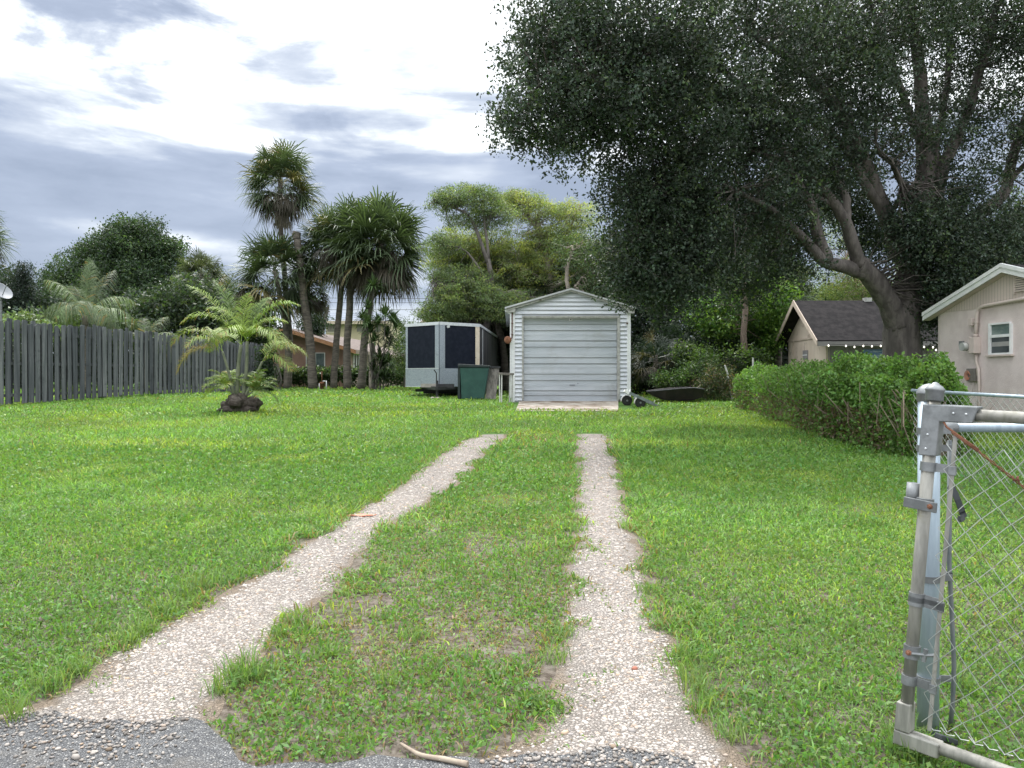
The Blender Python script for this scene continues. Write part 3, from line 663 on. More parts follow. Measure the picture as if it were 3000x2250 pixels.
zs = GZ(1.8, YG) + .012; m.prism([(q1.x, q1.y, q1.z + .02), (q2.x - .05, q2.y + .05, q2.z + .022), (gp(1812, 1).x, YG + .05, zs + .02), (gp(1522, 1).x, YG + .05, zs + .02)], (0, 0, -.1))
tag(m.build('driveway_slab', CONC), kind='structure')

# ------------------------------------------------------------------ enclosed trailer
YT = 28.4; ya = 27.3
tl = P(1190, 952, YT); tr = P(1404, 950, YT); ta = P(1287, 944, ya); br = P(1470, 996, 39.4)
dback = Vector((br.x - tr.x, br.y - tr.y, 0)); zt_ = tr.z; zbt = P(1, 1132, YT).z; zmid = P(1, 1080, YT).z
tral = thing('enclosed_trailer', 'black and silver enclosed cargo trailer with a V-shaped nose left of the garage', 'trailer', B(1290, YT))
def lerp(a, b, t): return a + (b - a) * t
def wallpanel(m, a, b, t0, t1, z0, z1, out=0., mi=0, th=.02):
    a = Vector((a.x, a.y, 0)); b = Vector((b.x, b.y, 0)); d = (b - a).normalized(); nrm = Vector((d.y, -d.x, 0))
    if nrm.y > 0.3: nrm = -nrm
    p = lerp(a, b, t0); q = lerp(a, b, t1)
    vs = [p + nrm * out, q + nrm * out, q + nrm * (out - th), p + nrm * (out - th)]
    m.add([(v.x, v.y, z0) for v in vs] + [(v.x, v.y, z1) for v in vs], [(0, 1, 5, 4), (1, 2, 6, 5), (2, 3, 7, 6), (3, 0, 4, 7), (4, 5, 6, 7), (3, 2, 1, 0)], mi)
m = MB()
poly = [tl, ta, tr, tr + dback, tl + dback]
m.prism([(p.x * 1., p.y + .03, zbt + .01) for p in poly], (0, 0, zt_ - zbt - .03)); m.build('body', TBLACK, tral)
m = MB(); wallpanel(m, tl, ta, .06, .93, zmid, zt_ - .09, .012); wallpanel(m, ta, tr, .12, .90, zmid, zt_ - .09, .012); m.build('nose_panel', TBLACK, tral)
m = MB(); wallpanel(m, tl, ta, 0, 1, zbt, zmid, .03); wallpanel(m, ta, tr, 0, 1, zbt, zmid, .03)
m.build('diamond_plate', DIAM, tral)
m = MB(); wallpanel(m, tl, ta, 0, .06, zmid, zt_ - .09, .022); m.build('edge_post', DIAM, tral); m = MB(); wallpanel(m, tl, ta, .89, 1.0, zmid, zt_ - .07, .026); wallpanel(m, ta, tr, 0, .13, zmid, zt_ - .07, .026); m.build('nose_post', DIAM, tral)
m = MB(); wallpanel(m, ta, tr, .895, 1.0, zmid - .0, zt_ - .09, .024); m.build('corner_post', TANTRIM, tral)
m = MB(); wallpanel(m, tl, ta, -.01, 1.0, zt_ - .10, zt_ + .01, .034, th=.05); wallpanel(m, ta, tr, 0, 1.01, zt_ - .10, zt_ + .01, .034, th=.05)
s0, s1 = Vector((tr.x, tr.y, 0)), Vector((tr.x, tr.y, 0)) + dback
m.bar((s0.x + .02, s0.y, zt_ - .04), (s1.x + .02, s1.y, zt_ - .04), .05, .09); m.build('roof_trim', ALU, tral)
m = MB(); wallpanel(m, tl, ta, 0, 1, zmid - .012, zmid + .012, .04); m.build('plate_edge', ALU, tral)
m = MB(); wallpanel(m, tl, ta, 0, .62, zbt - .012, zbt + .012, .04); m.build('plate_edge', ALU, tral)
m = MB(); n = 34
for i in range(n):
    a = s0 + dback * (i / n + .004); b = s0 + dback * ((i + .86) / n); L = (b - a).length
    m.add([(a.x + .005, a.y, zbt), (b.x + .005, b.y, zbt), (b.x + .005, b.y, zt_ - .09), (a.x + .005, a.y, zt_ - .09)], [(0, 1, 2, 3)])
    m.tube([(b.x + .008, b.y, zbt), (b.x + .008, b.y, zt_ - .09)], .016, 5, False)
m.build('side_panel', TSIDE, tral)
m = MB(); a = s0 + dback * .10; m.bar((a.x + .015, a.y, zbt), (a.x + .015, a.y, zt_ - .1), .03, .09, up=(0, 1, 0)); m.build('door_edge_strip', ALU, tral)
# torn decal
m = MB(); q = P(1308, 958, ya + .2)
m.prism([P(1300, 952, ya + .27) + Vector((0, -.12, 0)), P(1318, 953, ya + .35) + Vector((0, -.12, 0)), P(1319, 960, ya + .35) + Vector((0, -.12, 0)), P(1312, 962, ya + .32) + Vector((0, -.12, 0)), P(1309, 957, ya + .3) + Vector((0, -.12, 0)), P(1303, 958, ya + .28) + Vector((0, -.12, 0))], (0, .004, 0)); m.build('torn_sticker', ALU, tral)
# tongue, jack, wheels
m = MB(); c = P(1285, 1128, ya - .15)
hx = c.x; zz_ = zbt - .03
m.bar((tl.x + .5, YT + .5, zz_), (hx, ya - .9, zz_ - .02), .08, .12); m.bar((tr.x - .5, YT + .5, zz_), (hx, ya - .9, zz_ - .02), .08, .12); m.bar((tl.x + .3, YT + .35, zz_ - .12), (tr.x + .1, YT + .35, zz_ - .12), .07, .1)
m.bar((tl.x + .5, YT + 1.2, zz_ - .22), (tr.x, YT + 1.2, zz_ - .22), .05, .07)
m.build('tongue', BLACKM, tral)
m = MB(); gj = GZ(hx, ya - .7); m.tube([(hx - .0, ya - .7, gj + .05), (hx, ya - .7, zz_ + .25)], .045, 10); m.tube([(hx, ya - .7, gj), (hx, ya - .7, gj + .035)], .10, 10); m.tube([(hx - .02, ya - .72, zz_ + .2), (hx - .02, ya - .72, zz_ + .5), (hx - .1, ya - .72, zz_ + .62)], .02, 6); m.build('jack', BLACKM, tral)
m = MB(); m.box((hx - .62, ya - .24, zbt - .02), (hx - .05, ya - .12, zbt + .11)); m.build('battery_box', pmat('tan_box', (.25, .23, .21), (.33, .3, .28), 6), tral)
m = MB(); m.box((hx - .02, ya - .22, zbt - .03), (hx + .55, ya - .1, zbt + .10)); m.build('step_panel', BLACKM, tral)
for sx in (-1, 1):
    for t in (.45, .55):
        cpt = (tl if sx < 0 else tr) + dback * t; cx_ = cpt.x - sx * .12; r = .34; cz_ = GZ(cx_, cpt.y) + r
        m = MB(); m.lathe((cx_ - .11, cpt.y, cz_), [(r * .6, 0), (r * .95, .01), (r, .05), (r, .17), (r * .95, .21), (r * .6, .22)], 22, (1, 0, 0)); wo = m.build('wheel', RUBBER, tral, True)
        m = MB(); m.lathe((cx_ - .115, cpt.y, cz_), [(r * .2, .0), (r * .58, .01), (r * .6, .1), (r * .6, .22), (r * .2, .23)], 16, (1, 0, 0)); m.build('rim', ALU, wo, True)
# bricks and foot blocks under jack
for (px_, lab) in ((1267, 'small pale stone on the left side of the trailer jack foot'), (1282, 'small pale stone on the right side of the trailer jack foot')):
    q = B(px_, ya - .85); m = MB(); m.lathe(q + Vector((0, 0, -.01)), [(.09, 0), (.10, .03), (.07, .06), (.01, .075)], 9); tag(m.build('stone', CONC, None, True), lab, 'stone')

# ------------------------------------------------------------------ green cart, board, stand
YB = 25.9; b0 = B(1385, YB); sc_ = YB / F
cart = thing('garbage_cart', 'dark green wheeled garbage cart with closed lid in front of the trailer', 'garbage cart', b0)
X = lambda px: (px - 1500) * sc_
Zp = lambda py: EYE - (py - HOR) * sc_
m = MB()
xb0, xb1, xt0, xt1 = X(1353), X(1419), X(1350), X(1433); yb0, yb1, yt0, yt1 = YB - .30, YB + .30, YB - .36, YB + .36; z0, z1 = Zp(1168), Zp(1077)
m.add([(xb0, yb0, z0), (xb1, yb0, z0), (xb1, yb1, z0), (xb0, yb1, z0), (xt0, yt0, z1), (xt1, yt0, z1), (xt1, yt1, z1), (xt0, yt1, z1)], [(0, 3, 2, 1), (4, 5, 6, 7), (0, 1, 5, 4), (1, 2, 6, 5), (2, 3, 7, 6), (3, 0, 4, 7)])
m.build('body', BIN, cart, bev=.02)
m = MB(); m.box((X(1343), yt0 + .02, Zp(1168)), (X(1350), yt1 - .02, Zp(1075))); m.build('back_panel', BIND, cart, bev=.01)
m = MB(); m.prism([(X(1343), yt0 - .03, Zp(1070)), (X(1350), yt0 - .03, Zp(1067)), (X(1437), yt0 - .03, Zp(1071)), (X(1438), yt0 - .03, Zp(1077)), (X(1345), yt0 - .03, Zp(1076))], (0, .78, 0)); m.build('lid', BIND, cart, bev=.012)
m = MB(); m.tube([(X(1345), yt0 + .06, Zp(1067)), (X(1345), yt1 - .06, Zp(1067))], .02, 8); m.build('handle', BIND, cart, True)
for yy_ in (YB - .24, YB + .24):
    m = MB(); m.lathe((X(1352), yy_ - .03, GZ(-1, YB) + .11), [(.04, 0), (.11, .0), (.12, .01), (.12, .05), (.11, .06), (.04, .06)], 16, (0, 1, 0)); m.build('wheel', RUBBER, cart, True)
bd = B(1450, YB - .2); m = MB()
m.prism([P(1421, 1168, YB - .25), P(1452, 1170, YB - .25), P(1463, 1078, YB + .1), P(1434, 1076, YB + .1)], (.0, .04, .0))
o = thing('plywood_sheet', 'weathered grey plywood sheet leaning against the right of the green cart', 'board', bd); m.build('board', WOODG, o)
m = MB(); m.bar(P(1431, 1075, YB + .08), P(1466, 1076, YB + .08), .05, .06, mi=0); m.build('top_batten', BLACKM, o)
o = thing('work_stand', 'small weathered stand with thin legs between the green cart and the garage', 'stand', B(1482, 23.9)); YS = 23.9
m = MB(); m.bar(P(1458, 1094, YS), P(1506, 1096, YS), .09, .06); m.build('top_rail', WOODG, o, bev=.004)
for (a, b, c_, wd) in ((1463, 1464, PVC, .035), (1470, 1469, PVC, .04), (1494, 1493, GFRAME, .05), (1501, 1500, GFRAME, .055)):
    m = MB(); q = P(a, 1096, YS); e = B(b, YS); m.bar(q, e, wd, .04); m.build('leg', c_, o)
m = MB(); m.bar(P(1466, 1096, YS + .6), P(1503, 1097, YS + .6), .05, .05); m.build('back_rail', WOODG, o)

# ------------------------------------------------------------------ small tow dolly
YD = 22.0; sD = YD / F
def dp(px, py, dy=0): q = P(px, py, YD); q.y += dy; return q
dol = thing('tow_dolly', 'small grey two-wheeled tow dolly tipped forward beside the garage corner', 'trailer', B(1880, YD))
m = MB(); wd = .9
m.bar(dp(1842, 1151, -.14), dp(1912, 1182, -.14), .06, .08); m.bar(dp(1842, 1147, wd * .8), dp(1915, 1180, wd * .8), .05, .07); m.bar(dp(1846, 1153), dp(1846, 1153, wd * .8), .05, .07); m.bar(dp(1900, 1177), dp(1900, 1177, wd * .8), .05, .07); m.bar(dp(1870, 1168), dp(1871, 1168, wd * .8), .08, .05)
m.build('frame', pmat('dolly_grey', (.16, .19, .20), (.24, .27, .28), 8, .5, .3), dol)
m = MB(); m.bar(dp(1898, 1176, .3), dp(1937, 1193, .25), .09, .07); m.build('tongue', GALVD, dol)
m = MB(); m.bar(dp(1829, 1144), dp(1843, 1153), .14, .07); m.build('end_bracket', WHITEP, dol)
for (a, b, c_, d_) in ((1846, 1148, 1848, .1), (1841, 1148, 1840, .2)): m = MB(); m.bar(dp(a, b, d_), dp(c_, 1139, d_), .04, .04); m.build('upright_clamp', WHITEP, dol)
for (a, b) in ((1919, 1924), (1931, 1936)):
    m = MB(); m.bar(dp(a, 1184 + (a - 1919) * .45, .25), dp(b, 1173 + (a - 1919) * .5, .25), .03, .02); m.build('stake', PVC, dol)
for (cx_, cy_, dy) in ((1874.5, 1184, -.10), (1850, 1177, .85)):
    c = dp(cx_, cy_, 0); c.y += dy; r = .152; c.z = GZ(c.x, c.y) + r - .01
    m = MB(); m.lathe((c.x, c.y - .05, c.z), [(r * .62, 0), (r * .9, .0), (r, .02), (r, .09), (r * .9, .11), (r * .6, .11)], 24, (0, 1, 0)); wo = m.build('wheel', RUBBER, dol, True)
    m = MB(); m.lathe((c.x, c.y - .04, c.z), [(r * .15, -.015), (r * .3, .0), (r * .55, .02), (r * .63, .0), (r * .63, .09)], 20, (0, 1, 0)); m.build('rim', GALVD, wo, True)
    m = MB(); pts = [(c.x + math.cos(t) * r * 1.16, c.z + math.sin(t) * r * 1.16) for t in np.linspace(R(188), R(62), 12)]
    vs = []; 
    for (x, z) in pts: vs += [(x, c.y - .07, z), (x, c.y + .08, z)]
    m.add(vs, [(2 * i, 2 * i + 2, 2 * i + 3, 2 * i + 1) for i in range(11)])
    fo = m.build('fender', PVC, dol, True); sm = fo.modifiers.new('solid', 'SOLIDIFY'); sm.thickness = .012
# dark flat-bottomed boat
YH = 24.6; boat = thing('rowboat', 'dark flat-bottomed boat resting on the grass below the shrubs', 'boat', B(1975, YH))
m = MB(); st = []
for t, topy, boty, hw in ((0, 1147, 1149, .12), (.12, 1145, 1160, .35), (.3, 1142, 1171, .52), (.55, 1138, 1174, .58), (.8, 1136, 1172, .56), (1., 1140, 1163, .45)):
    px_ = 1895 + 158 * t; zt2 = P(px_, topy, YH).z; zb2 = max(P(px_, boty, YH).z, GZ(2, YH) - .0); x = P(px_, 1, YH).x
    st.append([(x, YH - hw, zt2), (x, YH - hw * .7, zb2), (x, YH + hw * .7, zb2), (x, YH + hw, zt2 + .03), (x, YH + hw - .03, zt2 + .02), (x, YH + hw * .65, zb2 + .03), (x, YH - hw * .65, zb2 + .03), (x, YH - hw + .03, zt2 - .0)])
vs = [p for s_ in st for p in s_]; fs = []
for i in range(len(st) - 1):
    for k in range(8): fs.append((i * 8 + k, (i + 1) * 8 + k, (i + 1) * 8 + (k + 1) % 8, i * 8 + (k + 1) % 8))
fs += [tuple(range(8)), tuple(len(vs) - 8 + k for k in range(8))]
m.add(vs, fs); m.build('hull', HULL, boat)
m = MB(); m.tube([Vector(s_[0]) + Vector((0, -.01, .005)) for s_ in st], .022, 6); m.build('gunwale', pmat('gunwale_grey', (.05, .05, .055), (.08, .08, .085), 5), boat, True)
m = MB(); q = P(2040, 1137, YH); m.bar(q, P(2052, 1129, YH), .02, .02); m.build('oar_tip', STICK, boat)

# ------------------------------------------------------------------ left board fence
fA = G(-330, 1212); fB = G(660, 1150.5)
q0 = G(0, 1189)
fen = thing('wooden_fence', 'weathered grey shadowbox wooden fence along the left side of the yard', 'fence', q0)
a = Vector((q0.x, q0.y, 0)); b = Vector((fB.x, fB.y, 0)); d = (b - a); Lf = d.length; d.normalize(); nrm = Vector((d.y, -d.x, 0)); nrm = nrm if nrm.y < 0 else -nrm
h0 = 251 * q0.y / F; h1 = 150 * fB.y / F
m = MB(); s_ = -7.; bw = .20; i = 0
while s_ < Lf + 3.4:
    t = max(0, min(1, s_ / Lf)); hh = lerp(h0, h1, t) + random.gauss(0, .05); side = 1 if i % 2 == 0 else -1
    wb = bw * random.uniform(.80, 1.04); p = a + d * s_ + nrm * (.045 * side); zg = GZ(p.x, p.y) + random.uniform(.0, .09); tip = p + d * random.gauss(0, .02)
    q = p + d * wb
    th = nrm * .02
    c_ = min(.035, wb * .25); lz = random.gauss(0, .012)
    z1 = GZ(p.x, p.y) + hh
    lean = d * random.gauss(0, .022)
    vs = []
    for o_ in (Vector((0, 0, 0)), th):
        vs += [p + o_ + Vector((0, 0, zg)), q + o_ + Vector((0, 0, zg + lz)), q + lean + o_ + Vector((0, 0, z1 - c_)), q + lean - d * c_ + o_ + Vector((0, 0, z1)), p + lean + d * c_ + o_ + Vector((0, 0, z1 + lz)), p + lean + o_ + Vector((0, 0, z1 - c_))]
    m.add(vs, [(0, 1, 2, 3, 4, 5), (11, 10, 9, 8, 7, 6)] + [(k, k + 6, (k + 1) % 6 + 6, (k + 1) % 6) for k in range(6)])
    s_ += bw * random.uniform(.57, .76); i += 1
m.build('board_panel', FENCEW, fen)
for fr in (.12, .5, .88):
    m = MB(); p = a + d * -7.; q = a + d * Lf; e = a + d * (Lf + 3.4)
    m.bar((p.x, p.y, GZ(p.x, p.y) + h0 * fr), (a.x, a.y, GZ(a.x, a.y) + h0 * fr), .04, .09); m.bar((a.x, a.y, GZ(a.x, a.y) + h0 * fr), (q.x, q.y, GZ(q.x, q.y) + h1 * fr), .04, .09); m.bar((q.x, q.y, GZ(q.x, q.y) + h1 * fr), (e.x, e.y, GZ(e.x, e.y) + h1 * fr), .04, .09); m.build('rail', FENCED, fen)
s_ = -6.
while s_ < Lf + 3:
    p = a + d * s_ - nrm * .12; t = max(0, min(1, s_ / Lf)); m = MB(); z = GZ(p.x, p.y); m.box((p.x - .06, p.y - .06, z - .1), (p.x + .06, p.y + .06, z + lerp(h0, h1, t) * .93)); m.build('post', FENCED, fen); s_ += 2.6

# ------------------------------------------------------------------ beige house at right
hA = Vector((9.46, 17.0, 0)); hd = Vector((.098, -1, 0)).normalized(); hn = Vector((-hd.y, hd.x, 0)); hn = Vector((-1, -.098, 0)).normalized()
def hp(px, z=0., py=None, out=0.):
    """point on the house wall seen at pixel column px"""
    k = (px - 1500) / F; t = (k * hA.y - hA.x) / (hd.x - k * hd.y); p = hA + hd * t
    if py is not None: z = EYE - (py - HOR) / F * p.y
    return Vector((p.x + hn.x * out, p.y + hn.y * out, z))
house = thing('house', 'beige stucco house with white fascia at the right edge behind the chain-link fence', 'house', (hA.x, hA.y, GZ(9.4, 17)))
gzh = .2; LH = 5.6
tap = -((2958 - 1500) / F * hA.y - hA.x) / (hd.x - (2958 - 1500) / F * hd.y); apx_ = hp(2958); tA = (apx_ - Vector((0, 0, 0)))
tA = (Vector((apx_.x, apx_.y, 0)) - hA).length if True else 0
ez = EYE - (918 - HOR) / F * 17.0; az_ = hp(2958, py=790).z
def hw(t, z, out=0.): p = hA + hd * t + hn * out; return Vector((p.x, p.y, z))
zsid = hp(2752, py=915).z
# wall with gable: lower stucco and grooved gable above
zs0 = EYE - (917 - HOR) / F * 17.0; zs1 = zs0
slope = (az_ - ez) / tA
m = MB(); m.prism([hw(0, gzh), hw(2 * tA, gzh), hw(2 * tA, ez), hw(tA, min(az_, zs0 + .12)), hw(0, ez)][:2] + [hw(2 * tA, ez), hw(0, ez)], (.25 * 1, .02, 0)); m.build('wall', STUCCO, house)
m = MB(); m.prism([hw(0, ez, .012), hw(2 * tA, ez, .012), hw(tA, az_ + .0, .012)], (.2, .02, 0)); m.build('gable_siding', GROOVE, house)
m = MB(); m.prism([hw(0, gzh - .1), hw(0, ez)] + [hw(0, ez) + Vector((9, .9, 0)), hw(0, gzh - .1) + Vector((9, .9, 0))], (.01, .1, 0)); m.build('front_wall', STUCCO, house)
# roof planes + fascia
ov = .34; e0 = hw(-ov, ez - slope * ov + .13, .16); a0_ = hw(tA, az_ + .1, .16); e1 = hw(2 * tA + ov, ez - slope * ov + .13, .16)
back = Vector((9, .9, 0)); m = MB()
m.add([e0, a0_, a0_ + back, e0 + back, e1, e1 + back] + [p - Vector((0, 0, .06)) for p in (e0, a0_, a0_ + back, e0 + back, e1, e1 + back)], [(0, 1, 2, 3), (1, 4, 5, 2), (6, 9, 8, 7), (7, 8, 11, 10), (0, 3, 9, 6), (4, 10, 11, 5)]); m.build('roof', SHING, house)
m = MB()
for (p, q) in ((e0, a0_), (a0_, e1)):
    m.prism([p + Vector((0, 0, .02)), q + Vector((0, 0, .02)), q - Vector((0, 0, .055)), p - Vector((0, 0, .055))], hn * .05)
m.build('drip_edge', WHITEP, house)
m = MB()
for (p, q) in ((e0, a0_), (a0_, e1)):
    m.prism([p - Vector((0, 0, .058)), q - Vector((0, 0, .058)), q - Vector((0, 0, .155)), p - Vector((0, 0, .155))], hn * .03)
m.build('fascia', WHITEP, house)
m = MB()
for (p, q) in ((e0, a0_), (a0_, e1)):
    m.add([p - Vector((0, 0, .16)), q - Vector((0, 0, .16)), q - Vector((0, 0, .16)) - hn * .15, p - Vector((0, 0, .16)) - hn * .15], [(0, 1, 2, 3)])
m.build('soffit', BEIGEP, house)
# window
def hbox(px0, px1, py0, py1, o0, o1, mb, mi=0, slant=True):
    a = hp(px0, py=py0); b = hp(px1, py=py0); c = hp(px0, py=py1); z1 = (a.z); z0 = c.z
    u = [Vector((a.x, a.y, 0)) + hn * o for o in (o0, o1)]; v = [Vector((b.x, b.y, 0)) + hn * o for o in (o0, o1)]
    mb.add([(u[1].x, u[1].y, z0), (v[1].x, v[1].y, z0), (v[1].x, v[1].y, z1), (u[1].x, u[1].y, z1), (u[0].x, u[0].y, z0), (v[0].x, v[0].y, z0), (v[0].x, v[0].y, z1), (u[0].x, u[0].y, z1)], [(0, 1, 2, 3), (7, 6, 5, 4), (0, 4, 5, 1), (1, 5, 6, 2), (2, 6, 7, 3), (3, 7, 4, 0)], mi)
m = MB(); hbox(2901, 2906, 948, 1040, -.02, .05, m); hbox(2963, 2967.5, 948, 1040, -.02, .05, m); hbox(2906, 2963, 948, 953, -.02, .05, m); hbox(2906, 2963, 1035, 1040, -.02, .05, m); hbox(2906, 2963, 982, 990, -.02, .045, m)
win = m.build('window', WHITEP, house)
m = MB(); hbox(2906, 2963, 953, 982, -.01, .012, m); m.build('upper_pane', pmat('green_glass', (.10, .15, .14), (.19, .24, .22), 3, .15, spec=.7, stretch=(1, 1, 3)), win)
m = MB(); hbox(2906, 2963, 990, 1035, -.01, .012, m); m.build('lower_pane', GLASS, win)
m = MB(); hbox(2908, 2962, 1003, 1016, .012, .016, m); m.build('inside_rail', pmat('grey_blind', (.30, .29, .29), (.36, .35, .34), 4), win)
m = MB(); hbox(2895, 2971, 1040, 1046, -.01, .07, m); m.build('sill', BEIGEP, house, bev=.006)
# louvre vent
m = MB()
for k in range(7): y = 812 + k * 6.6; hbox(2978, 3030, y, y + 4.4, .01, .05, m)
hbox(2974, 2978, 808, 862, .01, .055, m); hbox(2978, 3030, 805, 809, .01, .055, m)
m.build('louvre_vent', BEIGEP, house)
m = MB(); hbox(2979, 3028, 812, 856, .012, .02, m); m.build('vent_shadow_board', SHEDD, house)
# conduit
def hq(px, py, out): return hp(px, py=py, out=out)
m = MB(); pts = [hq(3030, 868, .07), hq(3000, 877, .07), hq(2960, 884, .07), hq(2900, 895, .07), hq(2884, 899, .07), hq(2874, 907, .07), hq(2871, 918, .07), hq(2869, 945, .07), hq(2867, 988, .07)]
m.tube(pts, .035, 12); m.tube([hq(2868.5, 943, .07), hq(2868.5, 947, .07)], .05, 12); m.tube([hq(2867, 980, .07), hq(2867, 986, .07)], .05, 12); m.build('service_conduit', BEIGEP, house, True)
m = MB(); hbox(2858, 2874, 988, 1036, .0, .16, m); mt = m.build('meter_box', BEIGEP, house, bev=.01)
m = MB(); c = hq(2851, 1016, .16); c2 = c + hn * .10; m.tube([c + hd * -.0, c + hn * .04, c2], [.095, .09, .085], 18); m.build('meter_dial', pmat('meter_glass', (.32, .33, .31), (.42, .42, .4), 10, .15, spec=.8), mt, True)
m = MB(); c = hq(2843, 1008, .2); m.box((c.x - .03, c.y - .05, c.z - .05), (c.x + .03, c.y + .05, c.z + .06)); m.build('meter_seal', GALVD, mt)
m = MB(); hbox(2851, 2861, 934, 955, .0, .12, m); m.build('sensor_box', BEIGEP, house, bev=.008)
m = MB(); hbox(2840, 2866, 1080, 1117, .0, .07, m); pb_ = m.build('phone_box', pmat('box_grey', (.16, .145, .13), (.24, .22, .2), 9), house)
m = MB()
for k in range(5):
    cpt = hq(2846 + k * 1.2, 1100, .10); r = .10 - .012 * k
    m.tube([cpt + hd * math.cos(t) * r * .8 + Vector((0, 0, math.sin(t) * r)) for t in np.linspace(0, 5.6, 14)], .006, 5)
m.build('cable_coil', COPPER, pb_, True)
m = MB(); m.tube([hq(2866, 1038, .05), hq(2866, 1060, .05), hq(2873, 1080, .05), hq(2875, 1120, .05), hq(2874, 1290, .05)], .028, 10); m.tube([hq(2860, 1040, .06), hq(2869, 1062, .07), hq(2871, 1100, .07)], .006, 5); m.tube([hq(2858, 1117, .05), hq(2855, 1150, .05)], .005, 5); m.build('lower_conduit', BEIGEP, house, True)

# wheelie bin beside the house
bn = thing('trash_bin', 'grey lidded trash bin beside the corner of the beige house', 'trash bin', B(2700, 14.2)); YW = 14.2
m = MB(); zg = GZ(7.5, YW)
m.prism([P(2650, 1134, YW), P(2748, 1134, YW), Vector((P(2740, 1, YW).x, YW, zg)), Vector((P(2660, 1, YW).x, YW, zg))], (0, .55, 0)); m.build('body', pmat('grey_plastic', (.075, .075, .078), (.10, .10, .10), 5, .6), bn, bev=.02)
m = MB(); m.prism([P(2636, 1120, YW) , P(2690, 1109, YW), P(2762, 1111, YW), P(2779, 1115, YW), P(2762, 1130, YW), P(2640, 1130, YW)], (0, .6, 0)); m.build('lid', pmat('grey_lid', (.09, .088, .085), (.16, .155, .15), 5, .7), bn, bev=.01)

# ------------------------------------------------------------------ brown shed
sh = thing('shed', 'tan panelled shed with a steep dark shingle roof behind the big tree', 'shed', B(2418, 25.))
x0 = 10.2; y0, y1 = 25., 28.4; yr = 26.7; x1 = 19.; z0 = .5; ze = 2.80; zr = 4.02
m = MB(); m.prism([(x0, y0, z0), (x0, y1, z0), (x0, y1, ze), (x0, yr, zr - .12), (x0, y0, ze)], (.12, 0, 0)); m.build('end_wall', SHED, sh)
m = MB(); m.box((x0 + .121, y0 + .0, z0), (x1, y0 + .12, ze)); m.build('long_wall', SHEDD, sh)
m = MB(); m.box((x0 - .03, y0 - .01, ze - .10), (x0 - .001, y1, ze - .05)); m.box((x0 - .025, y1 - .5, z0), (x0 - .001, y1 - .44, ze - .1)); m.build('belly_band', SHTRIM, sh)
m = MB(); ov = .42; oe = .36; sl = (zr - ze) / (yr - y0)
for (ya_, s) in ((y0, -1), (y1, 1)):
    ye = ya_ + s * oe; zq = ze - sl * oe
    m.prism([(x0 - ov, ye, zq + .05), (x0 - ov, yr, zr + .05), (x0 - ov, yr, zr - .03), (x0 - ov, ye, zq - .03)], (x1 - x0 + ov, 0, 0))
m.build('roof', SHING, sh)
m = MB()
for (ya_, s) in ((y0, -1), (y1, 1)):
    ye = ya_ + s * (oe + .01); zq = ze - sl * (oe + .01)
    m.prism([(x0 - ov - .03, ye, zq + .06), (x0 - ov - .03, yr, zr + .07), (x0 - ov - .03, yr, zr - .13), (x0 - ov - .03, ye, zq - .12)], (.028, 0, 0))
m.build('rake_board', SHTRIM, sh)
m = MB(); m.box((x0 - ov, y0 - oe - .03, ze - sl * oe - .14), (x1, y0 - oe - .002, ze - sl * oe + .01)); m.build('fascia', SHEDD, sh)
m = MB()
k_ = (x0 - .02)
wy0 = k_ / ((2366 - 1500) / F); wy1 = k_ / ((2352 - 1500) / F)
m.box((x0 - .03, wy0, EYE - (1053 - HOR) / F * 26.6), (x0 - .002, wy1, EYE - (1026 - HOR) / F * 26.6)); vt = m.build('wall_vent', SHEDD, sh)
m = MB(); m.box((x0 - .04, wy0 + .02, EYE - (1041 - HOR) / F * 26.6), (x0 - .031, wy1 - .02, EYE - (1039 - HOR) / F * 26.6)); m.build('vent_bar', WHITEP, vt)
m = MB(); q0, q1 = P(2529, 1023, 24.97), P(2600, 1085, 24.97); m.box((q0.x, 24.975, q1.z), (q1.x, 24.998, q0.z)); m.build('tarp_window', TARP, sh)
m = MB()
for px_ in (2428, 2490, 2522, 2717, 2722): q = P(px_, 1, 24.97); m.box((q.x - .012, 24.97, z0), (q.x + .012, 24.999, ze - .3)); m.build('wall_batten', SHEDD, sh); m = MB()
m.box((P(2718, 1, 25).x, 24.96, z0), (P(2745, 1, 25).x, 24.996, P(1, 1028, 25).z)); m.build('door', SHEDD, sh)
m = MB(); q = P(2540, 886, yr); m.box((q.x - .12, yr - .1, zr + .0), (q.x + .12, yr + .1, zr + .14)); m.build('ridge_vent', GFRAME, sh)
sl_ = thing('string_light', 'string of small white globe bulbs hung along the shed eave', 'string lights', P(2420, 1010, 24.55))
bx = [(2427, 1013), (2478, 1014), (2503, 1017), (2529, 1014), (2554, 1015), (2580, 1014), (2707, 1017), (2733, 1018), (2742, 1026), (2772, 1014)]
m = MB(); pts = []
for i, (a_, b_) in enumerate(bx): pts.append(P(a_, b_ - 5, 24.55)); 
m.tube(pts, .008, 5); m.build('cable', BLACKM, sl_)
for a_, b_ in bx: m = MB(); q = P(a_, b_, 24.55); m.lathe(q - Vector((0, 0, .035)), [(.001, .006), (.019, .016), (.024, .035), (.019, .052), (.009, .072)], 10); m.build('bulb', BULB, sl_, True)

